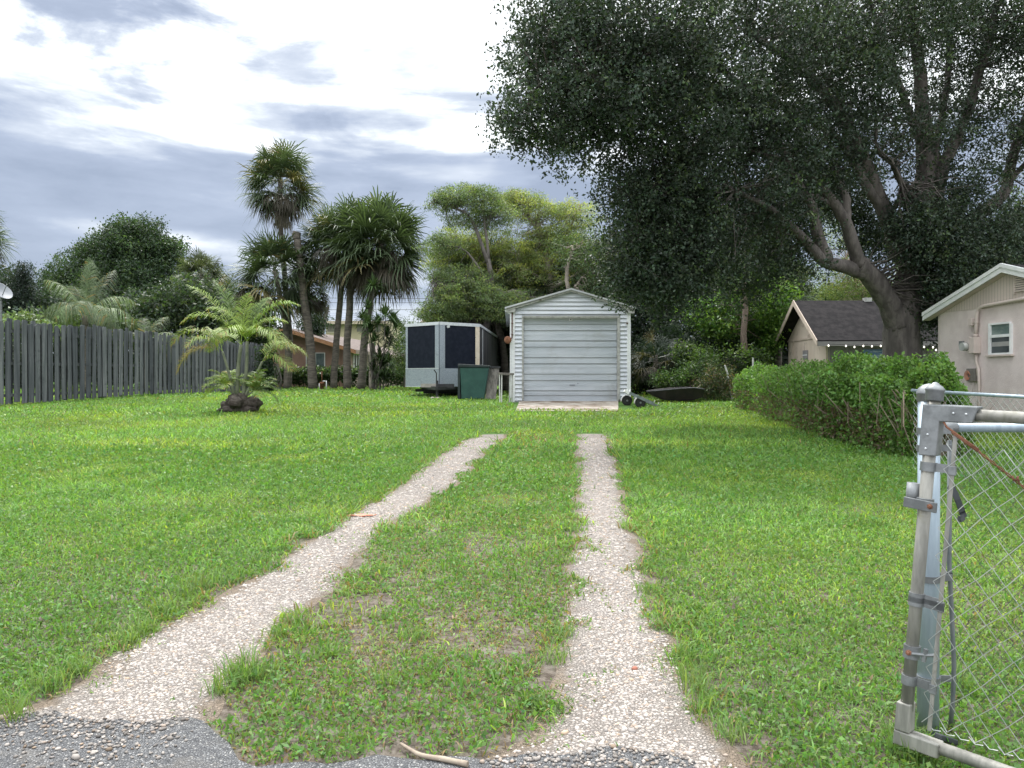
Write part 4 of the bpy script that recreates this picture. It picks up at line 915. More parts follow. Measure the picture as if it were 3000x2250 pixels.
# ------------------------------------------------------------------ pink house, yellow building
ph_ = thing('house', 'pink stucco house with orange fascia behind the row of palms', 'house', B(1000, 51))
cA = Vector((-10.5, 50, 0)); dA = Vector((-15, 1.5, 0)).normalized(); dB = Vector((1.5, 15, 0)).normalized(); zg = .75; ez2 = 3.25; hw_ = 4.35; az2 = 4.6; LB = 16
def pp(t, s, z): p = cA + dA * t + dB * s; return Vector((p.x, p.y, z))
m = MB(); m.prism([pp(0, 0, zg), pp(2 * hw_, 0, zg), pp(2 * hw_, 0, ez2), pp(hw_, 0, az2), pp(0, 0, ez2)], dB * .2); m.build('gable_wall', PINK, ph_)
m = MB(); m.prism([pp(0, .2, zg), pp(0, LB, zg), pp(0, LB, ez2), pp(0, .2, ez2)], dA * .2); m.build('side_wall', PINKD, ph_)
m = MB(); o2 = .5; sl2 = (az2 - ez2) / hw_
for (t0, t1) in ((-o2, hw_), (2 * hw_ + o2, hw_)):
    m.prism([pp(t0, -.5, ez2 - sl2 * o2 + .12), pp(t1, -.5, az2 + .12), pp(t1, -.5, az2 + .04), pp(t0, -.5, ez2 - sl2 * o2 + .04)], dB * (LB + .6))
m.build('roof', BRROOF, ph_)
m = MB()
for (t0, t1) in ((-o2, hw_), (2 * hw_ + o2, hw_)): m.prism([pp(t0, -.53, ez2 - sl2 * o2 + .1), pp(t1, -.53, az2 + .1), pp(t1, -.53, az2 - .14), pp(t0, -.53, ez2 - sl2 * o2 - .14)], dB * .028)
m.build('fascia', ORNG, ph_)
m = MB(); m.prism([pp(-o2 - .02, -.5, ez2 - .06), pp(-o2 - .02, LB, ez2 - .06), pp(-o2 - .02, LB, ez2 - .28), pp(-o2 - .02, -.5, ez2 - .28)], dA * .03); m.build('eave_board', PINKD, ph_)
def wpx(px): # along gable
    k = (px - 1500) / F; return (k * cA.y - cA.x) / (dA.x - k * dA.y)
def wps(px):
    k = (px - 1500) / F; return (k * cA.y - cA.x) / (dB.x - k * dB.y)
ta_, tb_ = wpx(897), wpx(953); z_a, z_b = P(1, 1083, 50.3).z, P(1, 1033, 50.3).z
def gwin(m, t0, t1, z0, z1, o0, o1): m.prism([pp(t0, -o1, z0), pp(t1, -o1, z0), pp(t1, -o1, z1), pp(t0, -o1, z1)], dB * (o1 - o0))
m = MB(); gwin(m, ta_, ta_ - .06, z_a, z_b, 0, .06); gwin(m, tb_ + .06, tb_, z_a, z_b, 0, .06); tm = (ta_ + tb_) / 2; gwin(m, tm + .04, tm - .04, z_a, z_b, 0, .06); gwin(m, ta_ - .061, tb_ + .061, z_a, z_a + .06, 0, .058); gwin(m, ta_ - .061, tb_ + .061, z_b - .06, z_b, 0, .058)
wn = m.build('window', WHITEP, ph_)
m = MB(); gwin(m, ta_ - .062, tb_ + .062, z_a + .061, z_b - .061, .01, .03); m.build('pane', VBLIND, wn)
for (pa_, pb2) in ((1035, 1051), (1082, 1096), (1137, 1157)):
    s0_, s1_ = wps(pa_), wps(pb2); zz0 = P(1, 1, 1).z
    z_0, z_1 = 1.9, 2.95
    m = MB()
    for (a_, b_) in ((s0_, s0_ + .12), (s1_ - .12, s1_), ((s0_ + s1_) / 2 - .05, (s0_ + s1_) / 2 + .05)): m.prism([pp(-.04, a_, z_0), pp(-.04, b_, z_0), pp(-.04, b_, z_1), pp(-.04, a_, z_1)], dA * .04)
    m.prism([pp(-.045, s0_, z_1), pp(-.045, s1_, z_1), pp(-.045, s1_, z_1 + .07), pp(-.045, s0_, z_1 + .07)], dA * .045)
    wn = m.build('window', WHITEP, ph_); m = MB(); m.prism([pp(-.015, s0_ + .121, z_0), pp(-.015, s1_ - .121, z_0), pp(-.015, s1_ - .121, z_1), pp(-.015, s0_ + .121, z_1)], dA * .012); m.build('pane', GLASS, wn)
an = thing('antenna', 'thin T-shaped television antenna standing on the pink house roof', 'antenna', P(875, 974, 51)); m = MB(); m.tube([P(875, 976, 51), P(875, 955, 51)], .03, 6); m.tube([P(861, 955, 51), P(888, 956, 51)], .03, 6)
for i in range(6): q = P(863 + i * 4.6, 955.4, 51); m.tube([q + Vector((0, -.3, 0)), q + Vector((0, .3, 0))], .015, 4)
m.build('aerial', pmat('aerial_grey', (.2, .2, .2)), an)
yb = thing('building', 'pale yellow two-storey building with slate blue tile roof behind the pink house', 'building', B(1020, 76)); YY_ = 76.
def yp_(px, py, dy=0): q = P(px, py, YY_); q.y += dy; return q
m = MB(); a_, b_ = yp_(931, 940), yp_(1135, 1100); m.box((a_.x, YY_, .7), (b_.x, YY_ + 9, a_.z + .1)); m.build('wall', YELL, yb)
m = MB(); a_, b_, c_, d_ = yp_(915, 942, -.6), yp_(1142, 944, -.6), yp_(1122, 918, 5), yp_(917, 914, 5)
zt3 = P(1, 915, 81).z
m.prism([a_, (b_.x, b_.y, a_.z), (b_.x - .3, 81, zt3), (a_.x - .3, 81, zt3)], (0, .0, -.15)); m.prism([(a_.x - .3, 81, zt3), (b_.x - .3, 81, zt3), (b_.x, 87, a_.z), (a_.x, 87, a_.z)], (0, 0, -.15)); m.build('roof', BLTILE, yb)
m = MB(); m.box((a_.x - .1, a_.y - .15, a_.z - .3), (b_.x, a_.y - .02, a_.z + .02)); m.build('gutter', pmat('gutter_tan', (.4, .33, .25), (.45, .38, .3), 4), yb)
m = MB(); q0, q1 = yp_(960, 944), yp_(982, 972); m.box((q0.x - .12, YY_ - .06, q1.z - .12), (q1.x + .12, YY_ - .004, q0.z + .12)); wn = m.build('window', pmat('cream_frame', (.5, .44, .36)), yb)
m = MB(); m.box((q0.x, YY_ - .09, q1.z), (q1.x, YY_ - .062, q0.z)); m.build('pane', pmat('dull_pane', (.16, .14, .12), (.22, .2, .17), 2, .3), wn)
for (px_, lab_) in ((1046, 'a'), (1100, 'b')):
    q0, q1 = yp_(px_, 946), yp_(px_ + 16, 972); m = MB(); m.box((q0.x, YY_ - .05, q1.z), (q1.x, YY_ - .004, q0.z)); m.build('window', pmat('dull_pane_' + lab_, (.16, .15, .14), (.22, .2, .17), 2, .3), yb)
# far roof peeking right of the yellow building above the trailer
fr_ = thing('house', 'far grey hipped house roof just showing above the trailer', 'house', B(1270, 62)); m = MB()
q = [P(1225, 950, 62), P(1250, 921, 65), P(1330, 924, 65), P(1365, 955, 62)]; m.prism([q[0], q[1], q[2], q[3]], (0, .0, -.15)); m.build('roof', BRROOF, fr_)
m = MB(); m.box((q[0].x + .6, 62.6, .7), (q[3].x - .6, 66, q[0].z - .05)); m.build('wall', PINKD, fr_)
# pole and blue pole
up = thing('utility_pole', 'short dark leaning wooden pole behind the pink house roof', 'pole', B(938, 56)); m = MB(); m.tube([B(938, 56), P(943, 981, 56), P(960, 899, 56)], [.17, .16, .14], 10); m.build('pole', BARK, up)
bp_ = thing('mast', 'thin pale blue upright mast beside the dark leaning pole', 'pole', B(948, 58)); m = MB(); m.tube([B(948, 58), P(948, 913, 58)], .17, 8); m.build('pipe', pmat('pale_blue_pipe', (.30, .38, .48), (.36, .44, .54), 3, .5), bp_)
for i, (ya_, yb_, lab) in enumerate(((840, 846, 'topmost overhead wire crossing the sky behind the palms'), (857, 853, 'middle overhead wire crossing the sky behind the palms'), (880, 870, 'lowest overhead wire crossing the sky behind the palms'))):
    m = MB(); A_, B_ = P(300, ya_ + 8, 66), P(2200, yb_ - 6, 66); pts = [A_.lerp(B_, t) - Vector((0, 0, .9 * 4 * t * (1 - t))) for t in np.linspace(0, 1, 17)]
    m.tube(pts, .018, 4); tag(m.build('power_line', BLACKM), lab, 'power line', 'overhead wires behind the palms')

# well pipe
wl = thing('well_pipe', 'rusty well head with a short white pipe between two palm trunks', 'pipe', B(945, 41.5)); YP = 41.5
m = MB(); q = B(943, YP); m.tube([q, q + Vector((0, 0, .30)), q + Vector((0, 0, .31)), q + Vector((0, 0, .42))], [.10, .10, .13, .13], 10); m.tube([q + Vector((0, 0, .4)), q + Vector((0, 0, 1.0))], .025, 6); m.build('casing', RUST, wl, True)
m = MB(); m.tube([q + Vector((-.13, 0, .0)), q + Vector((-.13, 0, .35))], .04, 8); m.build('left_pipe', PVC, wl, True)
m = MB(); m.tube([q + Vector((.06, 0, .46)), q + Vector((.24, 0, .48)), q + Vector((.24, 0, 0))], .035, 8); m.build('elbow_pipe', WHITEP, wl, True)
# satellite dish at the far left
sdh = thing('satellite_dish', 'grey satellite dish on a mast above the fence at the left edge', 'satellite dish', B(4, 27)); m = MB(); c = P(2, 855, 27)
ax = Vector((.9, -.3, .75)).normalized(); m.lathe(c, [(.02, 0), (.2, .015), (.38, .07), (.39, .08), (.37, .075), (.2, .025), (.01, .01)], 22, ax); m.build('dish', pmat('dish_grey', (.12, .13, .15), (.15, .165, .185), 3, .5), sdh, True)
m = MB(); m.tube([B(4, 27.1), P(4, 860, 27.1)], .035, 8); m.build('mast', GALVD, sdh)
m = MB(); m.tube([c - ax * .0 + Vector((0, 0, -.3)), c + ax * .4], .015, 6); m.build('feed_arm', GALVD, sdh)

# ------------------------------------------------------------------ palms
def strip(pts, wds, side, colr, out):
    """leaf strip through pts with half-width vectors"""
    V, Fq, C = out; b = len(V)
    for p, w_, in zip(pts, wds): V.append(p - side * w_); V.append(p + side * w_); C.append(colr); C.append(colr)
    for i in range(len(pts) - 1): Fq.append((b + 2 * i, b + 2 * i + 1, b + 2 * i + 3, b + 2 * i + 2))
def sabal(px, Y, tops, r, nf, label, skirt=.35, lean_pts=None, rad=.17, base_col=(.062, .088, .046), seed=0, group='sabal palms beyond the lawn', trunkmat=None, name='sabal_palm', lw=1., dens=22):
    rs = np.random.RandomState(seed + 5); base = B(px, Y)
    th = thing(name, label, 'palm tree', base, group)
    c = P(tops[0], tops[1], Y)
    m = MB(); pts = [base + Vector((0, 0, -.1))] + [P(a, b, Y) for a, b in (lean_pts or [])] + [c]
    limb(m, pts, rad * 1.02, rad * .70, 10, .015, .10); m.build('trunk', trunkmat or PBARK, th, True)
    V, Fq, C = [], [], []; out = (V, Fq, C); nf = int(nf * 1.45)
    for i in range(nf):
        u = (i + .5) / nf; el_ = math.degrees(math.asin(max(-1, 1 - (1.55 + .75 * skirt) * u))) + rs.uniform(-10, 10); a_ = i * 2.39996 + rs.uniform(-.25, .25)
        dead = u > 1 - skirt and rs.rand() < .15 + .55 * (u - 1 + skirt) / skirt
        d = np.array([math.cos(R(el_)) * math.cos(a_), math.cos(R(el_)) * math.sin(a_), math.sin(R(el_))])
        pet = r * rs.uniform(.36, .60) * (.85 if dead else 1); root = np.array(c) + np.array([0, 0, -.25 * r * u]); hub = root + d * pet * (1 + .12 * math.sin(i * 1.7)) + np.array([0, 0, -.05 * r])
        bc = np.array(base_col) * rs.uniform(.65, 1.45)
        if dead: bc = np.array([.062, .054, .040]) * rs.uniform(.6, 1.3)
        elif rs.rand() < .10: bc = np.array([.14, .12, .055]) * rs.uniform(.7, 1.2)
        side = np.cross(d, [0, 0, 1.]); side = side / (np.linalg.norm(side) + 1e-6); upv = np.cross(side, d)
        rot = rs.uniform(-.6, .6); side, upv = side * math.cos(rot) + upv * math.sin(rot), upv * math.cos(rot) - side * math.sin(rot)
        strip([root, hub], [.025, .015], side, bc * 1.1, out)
        nl = dens; L0 = r * rs.uniform(.46, .64) * (.72 if dead else 1)
        for k in range(nl):
            an_ = (k / (nl - 1) - .5) * R(215 if not dead else 110); 
            ld = d * math.cos(an_) + side * math.sin(an_) + upv * (.18 * math.cos(an_ * 2)); ld /= np.linalg.norm(ld)
            L = L0 * (1 - .25 * abs(an_) / 2) * rs.uniform(.85, 1.12); dr = (rs.uniform(.08, .50) + (.4 if dead else 0)) * L
            p1 = hub + ld * L * .5 + np.array([0, 0, -dr * .15]); p2 = hub + ld * L * .8 + np.array([0, 0, -dr * .5]); p3 = hub + ld * L + np.array([0, 0, -dr * 1.15])
            sd_ = np.cross(ld, upv); sd_ /= np.linalg.norm(sd_) + 1e-6; w_ = .020 * lw * r / 1.9 * (Y / 44) ** .5 * 1.25
            strip([hub, p1, p2, p3], [w_ * .5, w_, w_ * .6, w_ * .1], sd_, bc * rs.uniform(.75, 1.3), out)
    me = mesh_np('crown', np.array(V), np.array(Fq), np.clip(np.array(C), .002, .8)); link('crown', me, PALM, th)
    return th
PG = 'sabal palms beyond the lawn'
sabal(846, 46, (822, 525), 2.6, 62, 'tallest sabal palm, its round crown alone high in the sky', .38, [(848, 1000), (838, 850), (824, 680)], .20, seed=1)
sabal(838, 43.5, (806, 790), 3.0, 44, 'sabal palm with a wide loose crown below the tallest palm', .30, [(842, 1000)], .19, seed=2, lw=1.1)
sabal(912, 45, (903, 835), 1.75, 34, 'small dark sabal palm crown behind the headless trunk', .45, [(910, 1000)], .15, seed=3)
sabal(977, 44, (985, 700), 2.6, 56, 'left sabal palm of the dense clump with a brown skirt', .45, [(985, 1000), (1000, 840)], .20, seed=4, lw=1.1)
sabal(1017, 43, (1050, 690), 2.75, 54, 'middle sabal palm of the dense clump between two trunks', .42, [(1018, 1000), (1030, 820)], .235, seed=5, lw=1.1)
sabal(1058, 42.5, (1118, 695), 3.1, 66, 'right sabal palm of the dense clump with the largest crown', .42, [(1068, 1000), (1088, 860)], .235, seed=6, lw=1.15)
sabal(592, 50, (588, 800), 1.9, 46, 'sabal palm with brown skirt behind the fence right of the coconut palm', .5, [], .2, seed=8, base_col=(.07, .085, .05))
sabal(-85, 33, (-75, 690), 1.75, 44, 'palm crown cut off by the left edge of the view', .4, [], .2, seed=9)
# headless trunk
th = thing('dead_palm', 'headless leaning palm trunk standing before the small dark palm', 'palm tree', B(917, 43)); m = MB()
limb(m, [B(917, 43) + Vector((0, 0, -.1)), P(908, 1000, 43), P(893, 893, 43), P(881, 780, 43), P(871, 700, 43)], .27, .20, 10, 0, .06); limb(m, [P(871, 702, 43), P(869, 690, 43), P(871, 680, 43)], .22, .24, 10, 0, .1); m.build('trunk', PBARK, th, True)
th = thing('palm_stump', 'short pale palm trunk stub beside the spiky dracaena clump', 'palm stump', B(1091, 41)); m = MB(); limb(m, [B(1091, 41), P(1090, 1060, 41), P(1092, 1005, 41)], .20, .13, 10, 0, .05); m.build('trunk', LBARK, th, True)

def feather(out, root, d0, L, droop, nl, ll, w_, colr, rs, vee=.35, tipd=.5, yel=0.):
    """arched pinnate frond"""
    d = np.array(d0, float); d /= np.linalg.norm(d); p = np.array(root, float); n = 14; pts = [p.copy()]; dirs = [d.copy()]
    for i in range(n):
        p = p + d * L / n; d = d + np.array([0, 0, -droop / n * (1 + i / n)]); d /= np.linalg.norm(d); pts.append(p.copy()); dirs.append(d.copy())
    pts = np.array(pts); sd0 = np.cross(dirs[0], [0, 0, 1.]); sd0 /= np.linalg.norm(sd0) + 1e-6
    strip([pts[i] for i in range(0, n + 1, 2)], [w_ * .9 * (1 - .7 * i / n) for i in range(0, n + 1, 2)], sd0, np.array(colr) * 1.3, out)
    for k in range(nl):
        t = .16 + .84 * (k + .5) / nl; q = t * n; i = min(int(q), n - 1); f = q - i; c = pts[i] * (1 - f) + pts[i + 1] * f; dd = dirs[i]
        sd = np.cross(dd, [0, 0, 1.]); sd /= np.linalg.norm(sd) + 1e-6; up_ = np.cross(sd, dd)
        env = math.sin(math.pi * min(1, (t * .92 + .1))) ** .6 * (1 if t < .85 else .85)
        for s in (-1, 1):
            ld = sd * s * .85 + dd * .55 + up_ * vee + rs.normal(0, .11, 3); ld /= np.linalg.norm(ld); l_ = ll * env * rs.uniform(.85, 1.1)
            p1 = c + ld * l_ * .5; p2 = c + ld * l_ * .95 + np.array([0, 0, -tipd * l_ * .5])
            bc = np.array(colr) * rs.uniform(.75, 1.3)
            if rs.rand() < yel or (t > .8 and rs.rand() < yel * 2): bc = np.array([.30, .20, .05]) * rs.uniform(.6, 1.1)
            sdd = np.cross(ld, up_); sdd /= np.linalg.norm(sdd) + 1e-6
            strip([c, p1, p2], [w_ * .5, w_, w_ * .12], sdd, bc, out)
def featherpalm(name, label, base, stems, mat_tr, parent_cat='palm tree', rad=.06):
    th = thing(name, label, parent_cat, base); V, Fq, C = [], [], []
    for (pts, r0, r1, fronds) in stems:
        m = MB(); limb(m, pts, r0, r1, 8, 0, .03); m.build('stem', mat_tr, th, True)
        for f in fronds: feather((V, Fq, C), *f)
    me = mesh_np('fronds', np.array(V), np.array(Fq), np.clip(np.array(C), .002, .8)); link('fronds', me, PALM, th); return th
# young palm on its root ball
rs = np.random.RandomState(3); YA = 20.; qb = B(706, YA); s = YA / F
AG = (.18, .25, .05); ADG = (.12, .18, .05)
def A(px, py, dy=0): q = P(px, py, YA); q.y += dy; return q
st = []
def fr_dir(a, e): return (math.cos(R(e)) * math.cos(R(a)), math.cos(R(e)) * math.sin(R(a)), math.sin(R(e)))
st.append(([A(695, 1160), A(698, 1080), A(706, 1010)], .06, .045, [(A(706, 1010), fr_dir(a, e), L, dr, 50, .50, .0075, col_, rs, .30, .8, y_) for a, e, L, dr, col_, y_ in ((172, 62, 2.3, .75, AG, .03), (150, 72, 2.1, .8, ADG, .03), (80, 80, 1.5, .8, AG, .03), (20, 60, 1.5, 1.3, AG, .05), (200, 62, 1.9, 1.7, AG, .10), (150, 40, 1.5, 1.6, AG, .1), (-20, 50, 1.3, 1.6, (.16, .24, .05), .06))]))
st.append(([A(712, 1165), A(722, 1080), A(724, 1000)], .055, .04, [(A(724, 1000), fr_dir(a, e), L, dr, 50, .50, .0075, col_, rs, .28, .8, y_) for a, e, L, dr, col_, y_ in ((5, 68, 1.9, 1.5, (.17, .26, .05), .03), (-30, 45, 1.6, 1.9, AG, .06), (170, 66, 1.6, 1.3, AG, .04), (60, 72, 1.5, .9, ADG, .03), (250, 50, 1.2, 1.6, AG, .05), (0, 30, 1.5, 1.5, (.15, .17, .04), .25))]))
st.append(([A(688, 1165), A(670, 1090), A(652, 1030)], .045, .03, [(A(652, 1030), fr_dir(a, e), L, dr, 50, .50, .0075, col_, rs, .28, .8, y_) for a, e, L, dr, col_, y_ in ((175, 58, 1.8, 1.9, (.17, .22, .05), .20), (195, 25, 1.5, 1.9, (.19, .18, .045), .45), (130, 60, 1.4, 1.4, AG, .08), (230, 50, 1.2, 1.6, AG, .15))]))
st.append(([A(716, 1165), A(745, 1110), A(768, 1060)], .045, .03, [(A(768, 1060), fr_dir(a, e), L, dr, 50, .50, .0075, col_, rs, .28, .8, y_) for a, e, L, dr, col_, y_ in ((8, 52, 1.4, 1.6, (.16, .20, .045), .15), (-20, 30, 1.1, 1.5, AG, .2), (60, 60, 1.1, 1.2, AG, .1))]))
st.append(([A(712, 1168), A(735, 1150), A(748, 1135)], .03, .02, [(A(740, 1150), fr_dir(a, e), .8, 1.3, 26, .34, .0105, ADG, rs, .3, .5, .04) for a, e in ((0, 60), (40, 50), (-40, 50), (90, 70), (180, 60), (20, 35), (-20, 75), (140, 50), (-80, 55), (-60, 30), (10, 15))]))
st.append(([A(690, 1168), A(672, 1140), A(660, 1125)], .03, .02, [(A(668, 1140), fr_dir(a, e), .75, 1.3, 26, .32, .0105, AG, rs, .3, .5, .04) for a, e in ((180, 55), (140, 60), (220, 40), (100, 70), (20, 60), (200, 70), (160, 30), (250, 50), (280, 40), (190, 15), (60, 50))]))
ar = featherpalm('areca_palm', 'young multi-stem palm with yellowing fronds growing from a raised root ball', qb, st, pmat('green_stem', (.10, .115, .075), (.17, .18, .125), 5, .7))
m = MB(); rb = np.random.RandomState(4)
def lump(m, c, rx, ry, rz, n=10, k=7, j=.18):
    vs = []; fs = []
    for i in range(k + 1):
        t = math.pi * i / k
        for q in range(n):
            a = 2 * math.pi * q / n; f = 1 + rb.uniform(-j, j); vs.append((c[0] + math.sin(t) * math.cos(a) * rx * f, c[1] + math.sin(t) * math.sin(a) * ry * f, c[2] + math.cos(t) * rz * f))
    for i in range(k):
        for q in range(n): fs.append((i * n + q, i * n + (q + 1) % n, (i + 1) * n + (q + 1) % n, (i + 1) * n + q))
    m.add(vs, fs)
for (px_, py_, rx, rz, dy) in ((702, 1182, .36, .24, 0), (735, 1185, .26, .2, .1), (672, 1190, .24, .16, .05), (705, 1178, .17, .17, -.3), (690, 1198, .3, .12, -.15), (730, 1200, .26, .12, -.1), (658, 1202, .12, .07, -.1)):
    q = A(px_, py_, dy); lump(m, q, rx, .3, rz, 12, 8, .22)
for k in range(60):
    a = rb.uniform(0, 6.28); q = A(706 + math.cos(a) * 40, 1176 + rb.uniform(-5, 22), math.sin(a) * .3); m.tube([q, q + Vector((rb.uniform(-.1, .1), -.03, -rb.uniform(.1, .2)))], .012, 4)
m.build('root_ball', ROOTB, ar, True)

# coconut palm behind the fence
rs = np.random.RandomState(12); YC = 34.; qc = B(255, YC); c = P(250, 925, YC); CG = (.085, .12, .055)
fr = []
for (a, e, L, dr) in ((178, 38, 2.5, 1.7), (170, 8, 2.3, 1.5), (140, 66, 2.6, 1.3), (100, 80, 2.8, .9), (70, 70, 2.9, .9), (40, 58, 2.6, 1.5), (8, 35, 2.7, 1.5), (0, 5, 2.4, 1.2), (250, 50, 2.0, 2.1), (290, 55, 2.2, 2.0), (215, 55, 2.1, 2.), (330, 45, 2.3, 1.9), (120, 50, 2.6, 1.4), (200, 70, 2.4, 1.3), (345, 20, 2., 1.6), (190, 20, 2.2, 1.8), (85, 86, 2.7, .5)):
    fr.append((c, fr_dir(a, e), L, dr, 58, .85, .0085, np.array(CG) * rs.uniform(.7, 1.5), rs, -.25, 1.3, .05))
featherpalm('coconut_palm', 'coconut palm with long arching fronds above the wooden fence', qc, [([qc, P(252, 1020, YC), c], .16, .12, fr)], PBARK)
YC = 33.; qc = B(420, YC); c = P(425, 1005, YC); fr = []
for (a, e, L, dr) in ((20, 50, 1.9, 1.6), (0, 28, 2.1, 1.4), (160, 55, 1.7, 1.8), (60, 70, 1.8, 1.2), (120, 72, 1.7, 1.3), (340, 40, 1.6, 1.8), (190, 30, 1.5, 1.6), (10, 5, 1.7, 1.2)):
    fr.append((c, fr_dir(a, e), L, dr, 50, .6, .0085, np.array((.08, .11, .05)) * rs.uniform(.7, 1.35), rs, -.2, 1.3, .06))
featherpalm('coconut_palm', 'lower arching palm just over the fence between coconut palm and young palm', qc, [([qc, c], .13, .1, fr)], PBARK)

# ------------------------------------------------------------------ spiky dracaena
def rosette(out, c, n, L, w_, colr, rs, up_=.2, droop=.35):
    for i in range(n):
        a = rs.uniform(0, 6.283); e = rs.uniform(-.5, 1.35) + up_; d = np.array([math.cos(e) * math.cos(a), math.cos(e) * math.sin(a), math.sin(e)]); l_ = L * rs.uniform(.7, 1.15)
        p1 = np.array(c) + d * l_ * .5; p2 = np.array(c) + d * l_ + np.array([0, 0, -droop * l_ * rs.uniform(.3, 1.2)]); sd = np.cross(d, [0, 0, 1.]); sd /= np.linalg.norm(sd) + 1e-6
        strip([np.array(c), p1, p2], [w_ * .7, w_, w_ * .1], sd, np.array(colr) * rs.uniform(.6, 1.45), out)
YR = 40.; dr_ = thing('dracaena', 'tall spiky dracaena clump with bare stems right of the palm trunks', 'shrub', B(1110, YR)); V, Fq, C = [], [], []; rs = np.random.RandomState(8); m = MB()
for (px_, py_, n, L, g) in ((1094, 838, 46, .85, 1.2), (1078, 905, 40, .75, 1.1), (1062, 935, 44, .8, .9), (1106, 950, 60, .95, 1.1), (1130, 925, 60, .9, 1.), (1150, 935, 44, .85, .9), (1133, 985, 60, .95, .8), (1085, 975, 60, .85, 1.), (1095, 1000, 44, .8, .9), (1142, 1010, 44, .8, .7), (1112, 1050, 60, .85, .7), (1126, 1075, 60, .9, .6), (1095, 1085, 50, .8, .6), (1138, 1060, 50, .8, .6), (1110, 1110, 50, .7, .5), (1128, 1110, 50, .75, .6), (1160, 960, 40, .9, .8), (1075, 950, 50, .8, .9)):
    c = P(px_, py_, YR + rs.uniform(-.5, .5)); rosette((V, Fq, C), c, int(n * 1.5), L * 1.0, .034, np.array((.075, .12, .05)) * g, rs)
    b_ = B(1100 + rs.uniform(-12, 22), YR + rs.uniform(-.3, .3)); m.tube([b_, b_.lerp(c, .5) + Vector((rs.uniform(-.25, .25), 0, 0)), c], [.030, .022, .018], 6)
m.build('stems', BARK, dr_); link('leaves', mesh_np('leaves', np.array(V), np.array(Fq), np.clip(np.array(C), .002, .8)), PALM, dr_)

# ------------------------------------------------------------------ broadleaf trees
def E(px, py, Y, rx, ry, rz, n): return (P(px, py, Y), (rx, ry, rz), n)
def tree(name, label, basepx, Y, blobs, base, leaf, nleaf, crad, mat, trunk, r0, asp=.5, droop=.3, tint=None, tintf=.25, bark=BARK, group=None, cat='tree', extra=(), tw=.35, curl=.15, twr=.03, flat=1.):
    bp = B(basepx, Y); th = thing(name, label, cat, bp, group)
    cr_, C0 = crown('crown', blobs, base, leaf, nleaf, crad, mat, th, asp, droop, tint, tintf, curl, flat)
    m = MB(); pts = [bp + Vector((0, 0, -.15))] + [P(a, b, Y) for a, b in trunk]; ends = limb(m, pts, r0, r0 * .45, 10, 0, .05)[len(pts):]
    for ex_, ra, rb2 in extra: ends += limb(m, [P(a, b, c) for a, b, c in ex_], ra, rb2, 8, .02)
    if tw: twigs(m, ends, C0, tw, twr)
    m.build('trunk', bark, th, True); return th

# big oak at right
YO = 19.0; ob = B(2645, YO)
oak = thing('oak_tree', 'huge dark oak with spreading limbs filling the upper right', 'tree', ob)
m = MB(); ends = []
def L_(pts, ra, rb2, n=9): 
    s = YO / F; e = limb(m, [P(a, b, c) for a, b, c in pts], ra, rb2, n, .012, .07); ends.extend(e[len(e) // 2:])
limb(m, [ob + Vector((0, 0, -.2)), P(2643, 1060, 19), P(2640, 980, 19), P(2644, 900, 19), P(2652, 850, 19)], .50, .37, 14, 0, .04)
limb(m, [P(2644, 900, 19), P(2668, 800, 19), P(2695, 680, 19), P(2705, 560, 19)], .40, .24, 12)
L_([(2636, 960, 18.9), (2605, 890, 18.8), (2556, 820, 18.6), (2512, 775, 18.4)], .30, .23, 12)
L_([(2530, 800, 18.5), (2470, 780, 18.3), (2412, 765, 18.), (2362, 710, 17.6), (2316, 666, 17.2), (2250, 610, 16.6), (2150, 560, 16)], .20, .05)
L_([(2516, 780, 18.4), (2496, 710, 18.2), (2475, 645, 18), (2420, 565, 17.8), (2350, 500, 17.5), (2260, 465, 17), (2172, 435, 16.5)], .19, .05)
L_([(2475, 645, 18), (2478, 590, 18.1), (2450, 510, 18.2), (2434, 440, 18.4), (2400, 340, 18.6)], .14, .04)
L_([(2420, 762, 18), (2395, 690, 17.8), (2375, 607, 17.6), (2330, 530, 17.2), (2271, 403, 16.8), (2150, 300, 16.2), (2000, 220, 15.6)], .17, .04)
L_([(2440, 600, 17.9), (2380, 575, 17.7), (2330, 582, 17.5), (2260, 615, 17), (2180, 630, 16.6)], .07, .02)
L_([(2668, 810, 19), (2620, 700, 18.9), (2579, 590, 18.8), (2529, 471, 18.6), (2475, 358, 18.2), (2407, 268, 17.6), (2330, 190, 17), (2180, 90, 16)], .26, .06)
L_([(2590, 610, 18.8), (2540, 550, 18.7), (2497, 471, 18.6), (2445, 400, 18.3), (2330, 330, 17.6), (2180, 260, 16.6), (2050, 150, 15.8), (1900, 60, 15)], .15, .04)
L_([(2705, 562, 19), (2706, 453, 19), (2698, 320, 19), (2690, 200, 18.8), (2670, 60, 18.5), (2650, -150, 18)], .25, .09)
L_([(2704, 440, 19), (2660, 330, 18.8), (2620, 220, 18.4), (2560, 60, 18), (2520, -100, 17.5)], .12, .05)
L_([(2720, 650, 19), (2760, 494, 19), (2796, 417, 19), (2850, 268, 18.8), (2890, 120, 18.5), (2950, -100, 18)], .19, .07)
L_([(2745, 540, 19), (2740, 420, 19.2), (2765, 300, 19.4), (2780, 100, 19.4), (2790, -100, 19)], .12, .05)
L_([(2720, 700, 19.2), (2850, 640, 19.4), (2935, 570, 19.5), (2963, 462, 19.4), (3010, 330, 19), (3080, 150, 18.6)], .20, .08)
L_([(2940, 560, 19.5), (3000, 480, 19.4), (3100, 400, 19.2)], .09, .04)
L_([(2650, 560, 18.9), (2610, 480, 18.5), (2570, 440, 18.3), (2560, 330, 18)], .09, .03)
L_([(2600, 640, 19), (2640, 560, 18.5), (2610, 470, 18)], .07, .03)
